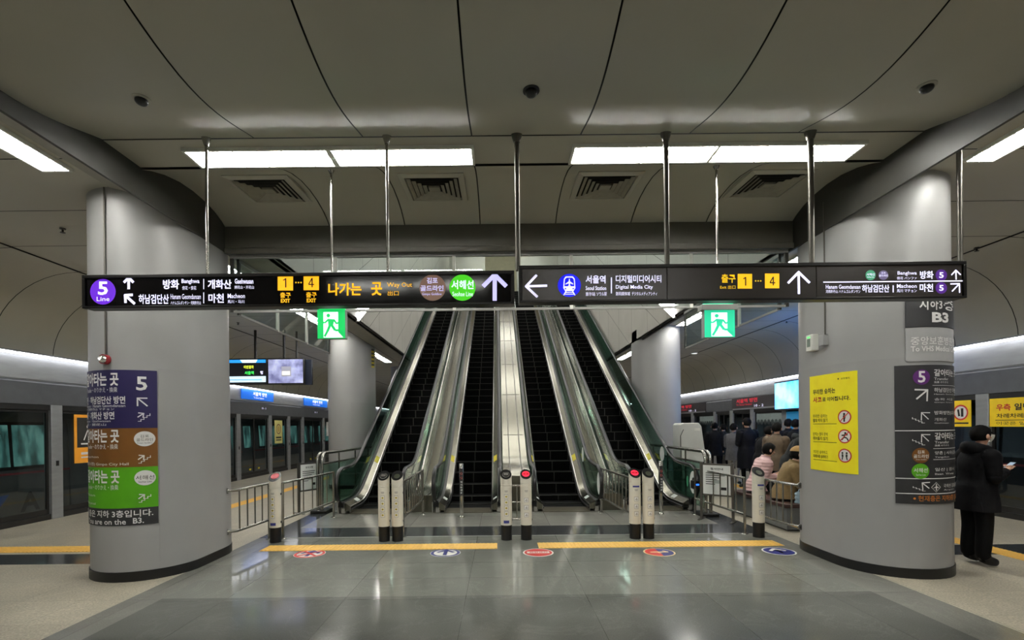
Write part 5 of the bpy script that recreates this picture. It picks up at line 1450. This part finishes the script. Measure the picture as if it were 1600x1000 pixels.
def seg_d(p, a, b):
    ab = b-a; t = max(0, min(1, (p-a).dot(ab)/max(ab.length_squared, 1e-9))); return (p-a-ab*t).length
def person(label, loc, rz, pose='stand', top=None, trousers=None, shoes=None, coat=0, coat_len=.80, hair='short', fingers=True, cap=None, mask=False, scale=1.0, lean=0.0, head_turn=0.0, arms='phone', extra=None, hood=False, legs=1.0):
    """local frame: faces +y, x to its right, feet at z = 0"""
    t = thing('person', loc, label, 'person'); t.rotation_euler = (0, 0, rz); t.scale = (scale,)*3
    N, E = {}, []
    seat = pose == 'sit'
    pz = .47 if seat else .92
    if seat: pz = .55
    def LN(x, y, z):                       # lean the upper body forward about the pelvis
        a = lean; dy, dz = y, z-pz
        return (x, dy*math.cos(a)+dz*math.sin(a), pz+dz*math.cos(a)-dy*math.sin(a))
    def put(k, x, y, z, r, ln=True):
        q = LN(x, y, z) if ln else (x, y, z); N[k] = (*q, r)
    put('pelvis', 0, 0, pz, (.15, .115), False); put('waist', 0, .0, pz+.17, (.135, .10)); put('chest', 0, .01, pz+.36, (.155, .115)); put('neck0', 0, .0, pz+.50, (.075, .07))
    put('neck', 0, .012, pz+.575, (.052, .055)); put('jaw', 0, .045, pz+.635, (.062, .07)); put('skull', 0, .022, pz+.715, (.076, .094)); put('crown', 0, .01, pz+.775, (.055, .065))
    E += [('pelvis', 'waist'), ('waist', 'chest'), ('chest', 'neck0'), ('neck0', 'neck'), ('neck', 'jaw'), ('jaw', 'skull'), ('skull', 'crown')]
    put('nose0', 0, .118, pz+.69, .012); put('nose', 0, .142, pz+.675, .012); E += [('skull', 'nose0'), ('nose0', 'nose')]
    for s, S in ((-1, 'l'), (1, 'r')):
        put('sh'+S, s*.18, 0, pz+.455, .066); E.append(('neck0', 'sh'+S))
        if arms == 'phone':
            put('el'+S, s*.225, .02, pz+.19, .046); put('wr'+S, s*.10, .235, pz+.265, .029); hd = Vector((-s*.35, .75, .45)).normalized()
        elif arms == 'low':
            put('el'+S, s*.23, .0, pz+.18, .046); put('wr'+S, s*.2, .16, pz+.05, .029); hd = Vector((-s*.2, .8, -.3)).normalized()
        elif arms == 'reach':
            put('el'+S, s*.24, .12, pz+.22, .046); put('wr'+S, s*.13, .34, pz+.17, .029); hd = Vector((-s*.1, .9, .3)).normalized()
        else:
            put('el'+S, s*.235, -.02, pz+.17, .046); put('wr'+S, s*.235, .03, pz-.07, .029); hd = Vector((0, .15, -1)).normalized()
        E += [('sh'+S, 'el'+S), ('el'+S, 'wr'+S)]
        w = Vector(N['wr'+S][:3])
        pm = w + hd*.06; N['pa'+S] = (*pm, (.036, .022)); E.append(('wr'+S, 'pa'+S))
        if fingers:
            side = hd.cross(Vector((0, 0, 1))).normalized(); dn = side.cross(hd).normalized()*(-1)
            for q, (o, ln_) in enumerate(((-.03, .07), (-.01, .08), (.01, .075), (.03, .058))):
                b0 = pm+hd*.035+side*o; b1 = b0+hd*ln_*.5-dn*.006; b2 = b1+hd*ln_*.42+dn*.018
                for kk, bb, rr in (('a', b0, .0098), ('b', b1, .0088), ('c', b2, .0075)): N['f%s%d%s' % (S, q, kk)] = (*bb, rr)
                E += [('pa'+S, 'f%s%da' % (S, q)), ('f%s%da' % (S, q), 'f%s%db' % (S, q)), ('f%s%db' % (S, q), 'f%s%dc' % (S, q))]
            b0 = w+hd*.035-side*s*.034; b1 = b0+hd*.035-side*s*.018; b2 = b1+hd*.028
            for kk, bb, rr in (('a', b0, .011), ('b', b1, .010), ('c', b2, .0085)): N['t%s%s' % (S, kk)] = (*bb, rr)
            E += [('pa'+S, 't%sa' % S), ('t%sa' % S, 't%sb' % S), ('t%sb' % S, 't%sc' % S)]
        if seat:
            put('hip'+S, s*.10, .03, pz-.01, .088, False); put('kn'+S, s*.12, .44, pz-.02, .062, False); put('an'+S, s*.12, .43, .10, .042, False); put('toe'+S, s*.13, .58, .045, (.045, .036), False)
        else:
            put('hip'+S, s*.095, 0, pz-.06, .088*legs, False); put('kn'+S, s*.105, .015, .50, .062*legs, False); put('an'+S, s*.11, -.02, .095, .042*legs*legs, False); put('toe'+S, s*.125, .15, .045, (.046, .036), False)
        E += [('pelvis', 'hip'+S), ('hip'+S, 'kn'+S), ('kn'+S, 'an'+S), ('an'+S, 'toe'+S)]
    if head_turn:
        c = Vector(N['neck'][:3]); M = Matrix.Rotation(head_turn, 3, 'Z')
        for k in ('jaw', 'skull', 'crown', 'nose0', 'nose'): N[k] = (*(c+M@(Vector(N[k][:3])-c)), N[k][3])
    me = skin_mesh('body', N, E, 'pelvis')
    o = bpy.data.objects.new('body', me); COL.objects.link(o); o.parent = t
    me.materials.clear()
    for m in (SKIN, top, trousers, shoes): me.materials.append(m)
    segs_ = [(Vector(N[a][:3]), Vector(N[b][:3]), (a, b)) for a, b in E]
    def cls(a, b):
        if a in ('neck', 'jaw', 'skull', 'nose0') or b in ('neck', 'skull'): return 0
        if a[:2] in ('pa', 'fl', 'fr', 'tl', 'tr') or a[:2] == 'wr': return 0
        if a[:2] in ('hi', 'kn') or b[:3] == 'hip': return 2
        if a[:2] == 'an': return 3
        return 1
    for p in me.polygons:
        d = min(segs_, key=lambda q: seg_d(p.center, q[0], q[1])); p.material_index = cls(*d[2])
    # hair: a shell round the skull, open at the face
    sk = Vector(N['skull'][:3]); cr = Vector(N['crown'][:3]); jw = Vector(N['jaw'][:3])
    up = (cr-jw).normalized(); fw_ = (Vector(N['nose0'][:3])-sk); fw_ = (fw_-up*fw_.dot(up)).normalized(); rt = fw_.cross(up)
    def headpt(az, el, r):                 # az 0 = face, el 90 = crown
        return sk + (fw_*math.cos(az)*math.cos(el)*1.12 + rt*math.sin(az)*math.cos(el)*.96 + up*math.sin(el)*1.12)*r
    hb = MB(); rr = random.Random(len(label)); rows = []; na = 28
    for i in range(11):
        row = []
        for j in range(na):
            az = 2*PI*j/na; front = max(0, math.cos(az))
            lo = -.75 if hair == 'short' else -1.25
            e0 = lo + (1.32-lo-.1)*min(1, front*1.5)**1.5*.62 if front > .0 else lo
            if hair == 'long' and front < .35: e0 = -1.3
            el = e0 + (PI/2-.02-e0)*i/10
            row.append(headpt(az, el, .097*(1+.05*rr.random()+.03*math.sin(5*az+3*el))+(.006 if i > 0 else -.008)))
        rows.append(row)
    hb.grid(rows, 0, True); hb.poly(rows[-1])
    hb.build('hair', HAIR, None).parent = t
    if hair == 'bun':
        b = MB(); b.ball(headpt(PI, .35, .118), .042, 12); b.build('hair_bun', HAIR, None).parent = t
    for s in (-1, 1):
        b = MB(); e = headpt(s*1.62, -.2, .106); b.ball(e, (.014, .02, .032), 10); b.build('ear', SKIN, None).parent = t
        b = MB(); e = sk + fw_*.094 + rt*s*.034 + up*.004; b.ball(e, .0115, 8); b.build('eye', mat('eye_dark', (30, 24, 22), .2), None).parent = t
    b = MB(); e = jw + fw_*.075; b.ball(e, (.024, .01, .006), 8); b.build('mouth', mat('lip', (170, 100, 92), .5), None).parent = t
    if mask:
        b = MB(); rows = []
        for i in range(6):
            rows.append([headpt(-1.25+2.5*j/10, -.95+.75*i/5, .108+.012*math.cos(-1.25+2.5*j/10)) for j in range(11)])
        b.grid(rows); b.build('face_mask', WHITE, None).parent = t
    if cap:
        b = MB(); rows = []
        for i in range(7): rows.append([headpt(2*PI*j/24, .28+(PI/2-.3)*i/6, .116) for j in range(24)])
        b.grid(rows, 0, True); b.poly(rows[-1])
        bb = MB(); rows = []
        for k in range(4): rows.append([headpt(-.75+1.5*j/10, .26-.05*k, .116+.032*k*math.cos(-.75+1.5*j/10)) for j in range(11)])
        co = b.build('cap', cap, None); co.parent = t
        bb.grid(rows); bb.grid([[p - up*.006 for p in r] for r in rows]); bb.build('cap_brim', cap, None).parent = co
    if coat:
        k = coat; cb = MB()
        low = .60 if seat else max(pz-.22*coat_len/.8, .36)
        prof = [(low-pz if not seat else -.07, .215, .175), (-.1 if not seat else -.03, .205, .165), (.04, .19, .152), (.17, .178, .142), (.30, .192, .148), (.40, .205, .138), (.465, .19, .118), (.515, .125, .10), (.55, .078, .082), (.585, .07, .074)]
        if not seat and low-pz > -.12: prof.pop(1)
        rows = []; m_ = len(prof)
        for i in range((m_-1)*4+1):
            j, f = min(i//4, m_-2), (i/4-min(i//4, m_-2))
            p0, p1, p2, p3 = prof[max(j-1, 0)], prof[j], prof[j+1], prof[min(j+2, m_-1)]
            z_, hw, hd_ = [.5*((2*p1[q])+(p2[q]-p0[q])*f+(2*p0[q]-5*p1[q]+4*p2[q]-p3[q])*f*f+(3*p1[q]-p0[q]-3*p2[q]+p3[q])*f**3) for q in range(3)]
            row = []
            for q in range(28):
                a_ = 2*PI*q/28; c_, s_ = math.cos(a_), math.sin(a_)
                x_ = hw*k*math.copysign(abs(c_)**.85, c_); y_ = hd_*k*math.copysign(abs(s_)**.85, s_) + (.012 if z_ > .1 else 0)
                wr_ = 1+.012*math.sin(3*a_+9*z_)+.008*math.sin(7*a_-17*z_)
                row.append(LN(x_*wr_, y_*wr_, pz+z_) if z_ > 0 else (x_*wr_, y_*wr_, pz+z_))
            rows.append(row)
        cb.grid(rows, 0, True); cb.poly(rows[0][::-1])
        for S in 'lr':
            sh, el_, wr_ = (Vector(N[n_+S][:3]) for n_ in ('sh', 'el', 'wr'))
            sh = sh + Vector((0, 0, -.015))
            path = []; rad = []
            for i in range(9):
                f = i/8; path.append(sh.lerp(el_, f)); rad.append((.092-.024*f)*k*(1+.03*math.sin(i*2.3)))
            for i in range(1, 8):
                f = i/7*.93; path.append(el_.lerp(wr_, f)); rad.append((.068-.016*f)*k*(1+.03*math.sin(i*2.7+1)))
            rws = []; pv = None
            for i, p_ in enumerate(path):
                t_ = (path[min(i+1, len(path)-1)]-path[max(i-1, 0)]).normalized()
                a1 = t_.cross(Vector((0, 0, 1)) if abs(t_.z) < .95 else Vector((0, 1, 0))).normalized() if pv is None else (pv-t_*pv.dot(t_)).normalized()
                pv = a1; b1 = t_.cross(a1)
                rws.append([p_+(a1*math.cos(2*PI*q/16)+b1*math.sin(2*PI*q/16))*rad[i] for q in range(16)])
            cb.grid(rws, 0, True); cb.poly(rws[0][::-1]); cb.poly(rws[-1])
            cb.ball(tuple(sh), .093*k, 16); cb.ball(tuple(el_), .069*k, 12)
        cb.build('coat', top, None, angle=60).parent = t
        if hood:
            n0 = Vector(N['neck0'][:3]); b = MB(); rows = []
            for i in range(9):
                a = -PI*.62+PI*1.24*i/8
                c = n0 + Vector((math.sin(a)*.115, -math.cos(a)*.115-.01, .03+.02*math.cos(a)))
                rows.append([c + Vector((math.sin(a)*math.cos(q), -math.cos(a)*math.cos(q), 0))*.05 + Vector((0, 0, math.sin(q)*(.06+.02*math.cos(a)))) for q in [2*PI*j/12 for j in range(12)]])
            b.grid(rows, 0, True); b.poly(rows[0]); b.poly(rows[-1]); b.build('hood', top, None).parent = t
    return t, N
JB = mat('coat_black', (11, 11, 14), .7, var=.3, scale=14, bump=.4, spec=.15); JN = mat('coat_navy', (13, 14, 20), .65, var=.2, scale=14, bump=.3, spec=.15)
TB = mat('trousers_black', (9, 9, 10), .75, var=.2, scale=20, spec=.15); SB = mat('shoes_black', (14, 14, 15), .45)
PK = mat('puffer_pink', (216, 178, 176), .55, var=.08, scale=5); OL = mat('coat_olive', (128, 106, 68), .8, var=.12, scale=30, bump=.3)
GYJ = mat('jacket_dark_grey', (36, 38, 39), .7, var=.2, scale=16, bump=.3, spec=.15); LGJ = mat('jacket_light_grey', (82, 80, 82), .75, var=.15, scale=16)
LTR = mat('trousers_pale', (158, 154, 148), .75); CAPM = mat('cap_tan', (168, 132, 78), .75, var=.1, scale=40); BRC = mat('coat_brown', (92, 76, 58), .75, var=.15, scale=18); SCF = mat('scarf_orange', (196, 132, 62), .8)
# quilting of the pink jacket
nt = PK.node_tree; wv = nt.nodes.new('ShaderNodeTexWave'); wv.bands_direction = 'Z'; wv.inputs['Scale'].default_value = 5.5; bp = nt.nodes.new('ShaderNodeBump'); bp.inputs['Strength'].default_value = .5; bp.inputs['Distance'].default_value = .012
tcn = nt.nodes['Texture Coordinate']; nt.links.new(tcn.outputs['Object'], wv.inputs['Vector']); nt.links.new(wv.outputs['Fac'], bp.inputs['Height']); nt.links.new(bp.outputs[0], nt.nodes['Principled BSDF'].inputs['Normal'])
def feet(px, Y): return ((unroll(px, 700)[0])/F*Y, Y, 0)
man, Nm = person('person in black hooded coat and white face mask, standing over a phone', feet(1524, 5.72), -PI/2-.12, 'stand', JB, TB, SB, coat=1.12, coat_len=.85, hair='short', mask=True, scale=.945, lean=.06, arms='phone', hood=True, legs=1.4)
def held_phone(t, N, label):
    w = (Vector(N['pal'][:3])+Vector(N['par'][:3]))/2
    M = t.matrix_basis.copy(); c = M @ (w + Vector((0, .07, .03)))
    ph = thing('phone', c, label, 'phone'); ph.rotation_euler = t.rotation_euler
    b = MB(); b.M = Matrix.Translation(c) @ Matrix.Rotation(-.9, 4, 'X'); b.box(-.037, .037, -.004, .004, -.075, .075); b.build('case', BLACK, ph)
    b = MB(); b.M = Matrix.Translation(c) @ Matrix.Rotation(-.9, 4, 'X'); b.box(-.034, .034, -.0055, -.004, -.071, .071); b.build('display', emat('phone_display', (150, 170, 190), .5), ph)
bpy.context.view_layer.update()
held_phone(man, Nm, 'slim black phone held up by the man in the black hooded coat')
pink, Np = person('person in pale pink quilted jacket, dark hair, seated on the bench over a phone', (4.72, 8.85, 0), -PI/2-.15, 'sit', PK, TB, SB, coat=1.05, hair='long', scale=1.0, lean=.30, arms='phone')
oliv, No = person('person in olive brown coat and tan cap seated at the near end of the bench', (4.71, 7.98, 0), -PI/2-.25, 'sit', OL, TB, SB, coat=1.12, hair='long', cap=CAPM, scale=.98, lean=.30, arms='reach')
bpy.context.view_layer.update()
held_phone(pink, Np, 'dark phone in the hands of the seated person in pink')
held_phone(oliv, No, 'dark phone in the hands of the seated person in the tan cap')
person('person in dark grey jacket bending forward behind the tan cap', feet(1234, 9.6), -2.2, 'stand', GYJ, TB, SB, coat=1.14, hair='short', scale=1.0, lean=.42, arms='low', hood=True, fingers=False)
person('person in brown coat with orange scarf, standing behind the pink jacket', feet(1212, 10.4), -.9, 'stand', BRC, TB, SB, coat=1.1, hair='short', scale=.98, lean=.05, arms='phone', fingers=False)
person('person in black coat standing right under the cyan screen, partner beside the pillar edge', feet(1243, 12.2), -1.0, 'stand', JB, TB, SB, coat=1.08, hair='short', scale=1.03, arms='down', fingers=False)
person('person in black coat half hidden just behind the taller one under the cyan screen', feet(1232, 13.0), -.6, 'stand', JN, TB, SB, coat=1.08, hair='short', scale=1.04, arms='down', fingers=False)
person('person in long navy coat, back turned, tallest of the group before the doors', feet(1168, 12.6), .1, 'stand', JN, TB, SB, coat=1.15, coat_len=1.5, hair='short', scale=1.06, arms='phone', fingers=False)
person('person in grey jacket and pale trousers beside the tallest one in navy', feet(1146, 13.4), -1.0, 'stand', LGJ, LTR, SB, coat=1.05, hair='short', scale=.98, arms='phone', fingers=False)
person('person in black coat leaning just left of the pink jacket', feet(1191, 11.2), -1.3, 'stand', JB, TB, SB, coat=1.15, coat_len=1.2, hair='long', scale=.95, lean=.25, arms='phone', fingers=False)
person('person in black at the far doors, seen beside the white machine', feet(1117, 15.2), -.4, 'stand', JB, TB, SB, coat=1.08, hair='short', scale=1.0, arms='down', fingers=False)
person('person in dark jacket near the far doors, a step from the white machine', feet(1131, 16.0), -.2, 'stand', GYJ, TB, SB, coat=1.08, hair='short', scale=.97, arms='down', fingers=False)
# scarf of the brown coat is a thing of its own kind of clothing: left to that person's neck
bagp = (4.80, 7.58, .43)
bag = thing('plastic_bag', bagp, 'pale blue white plastic bag standing on the bench end', 'bag')
b = MB(); rows = []
for i in range(9):
    z = .17*i/8; w = .11*(1+.08*math.sin(i*2.1)); d = .06*(1-.35*i/8)
    rows.append([(bagp[0]+w*math.cos(a)*(1+.08*math.sin(5*a+i)), bagp[1]+.04+d*math.sin(a)*(1+.1*math.cos(4*a+i)), .43+z+.012*math.sin(3*a+i)*(i/8)) for a in [2*PI*j/24 for j in range(24)]])
b.grid(rows, 0, True); b.poly(rows[0][::-1]); b.build('bag_body', mat('bag_plastic', (170, 196, 210), .35, var=.12, scale=9), bag)
for s in (-1, 1): MB().tube([(bagp[0]-.05, bagp[1]+.04+s*.03, .59), (bagp[0]-.03, bagp[1]+.04+s*.035, .64), (bagp[0]+.03, bagp[1]+.04+s*.035, .64), (bagp[0]+.05, bagp[1]+.04+s*.03, .59)], .007, 6).build('handle', MATS['bag_plastic'], bag)
bpy.data.objects.remove(_TO, do_unlink=True)
bpy.context.view_layer.update()
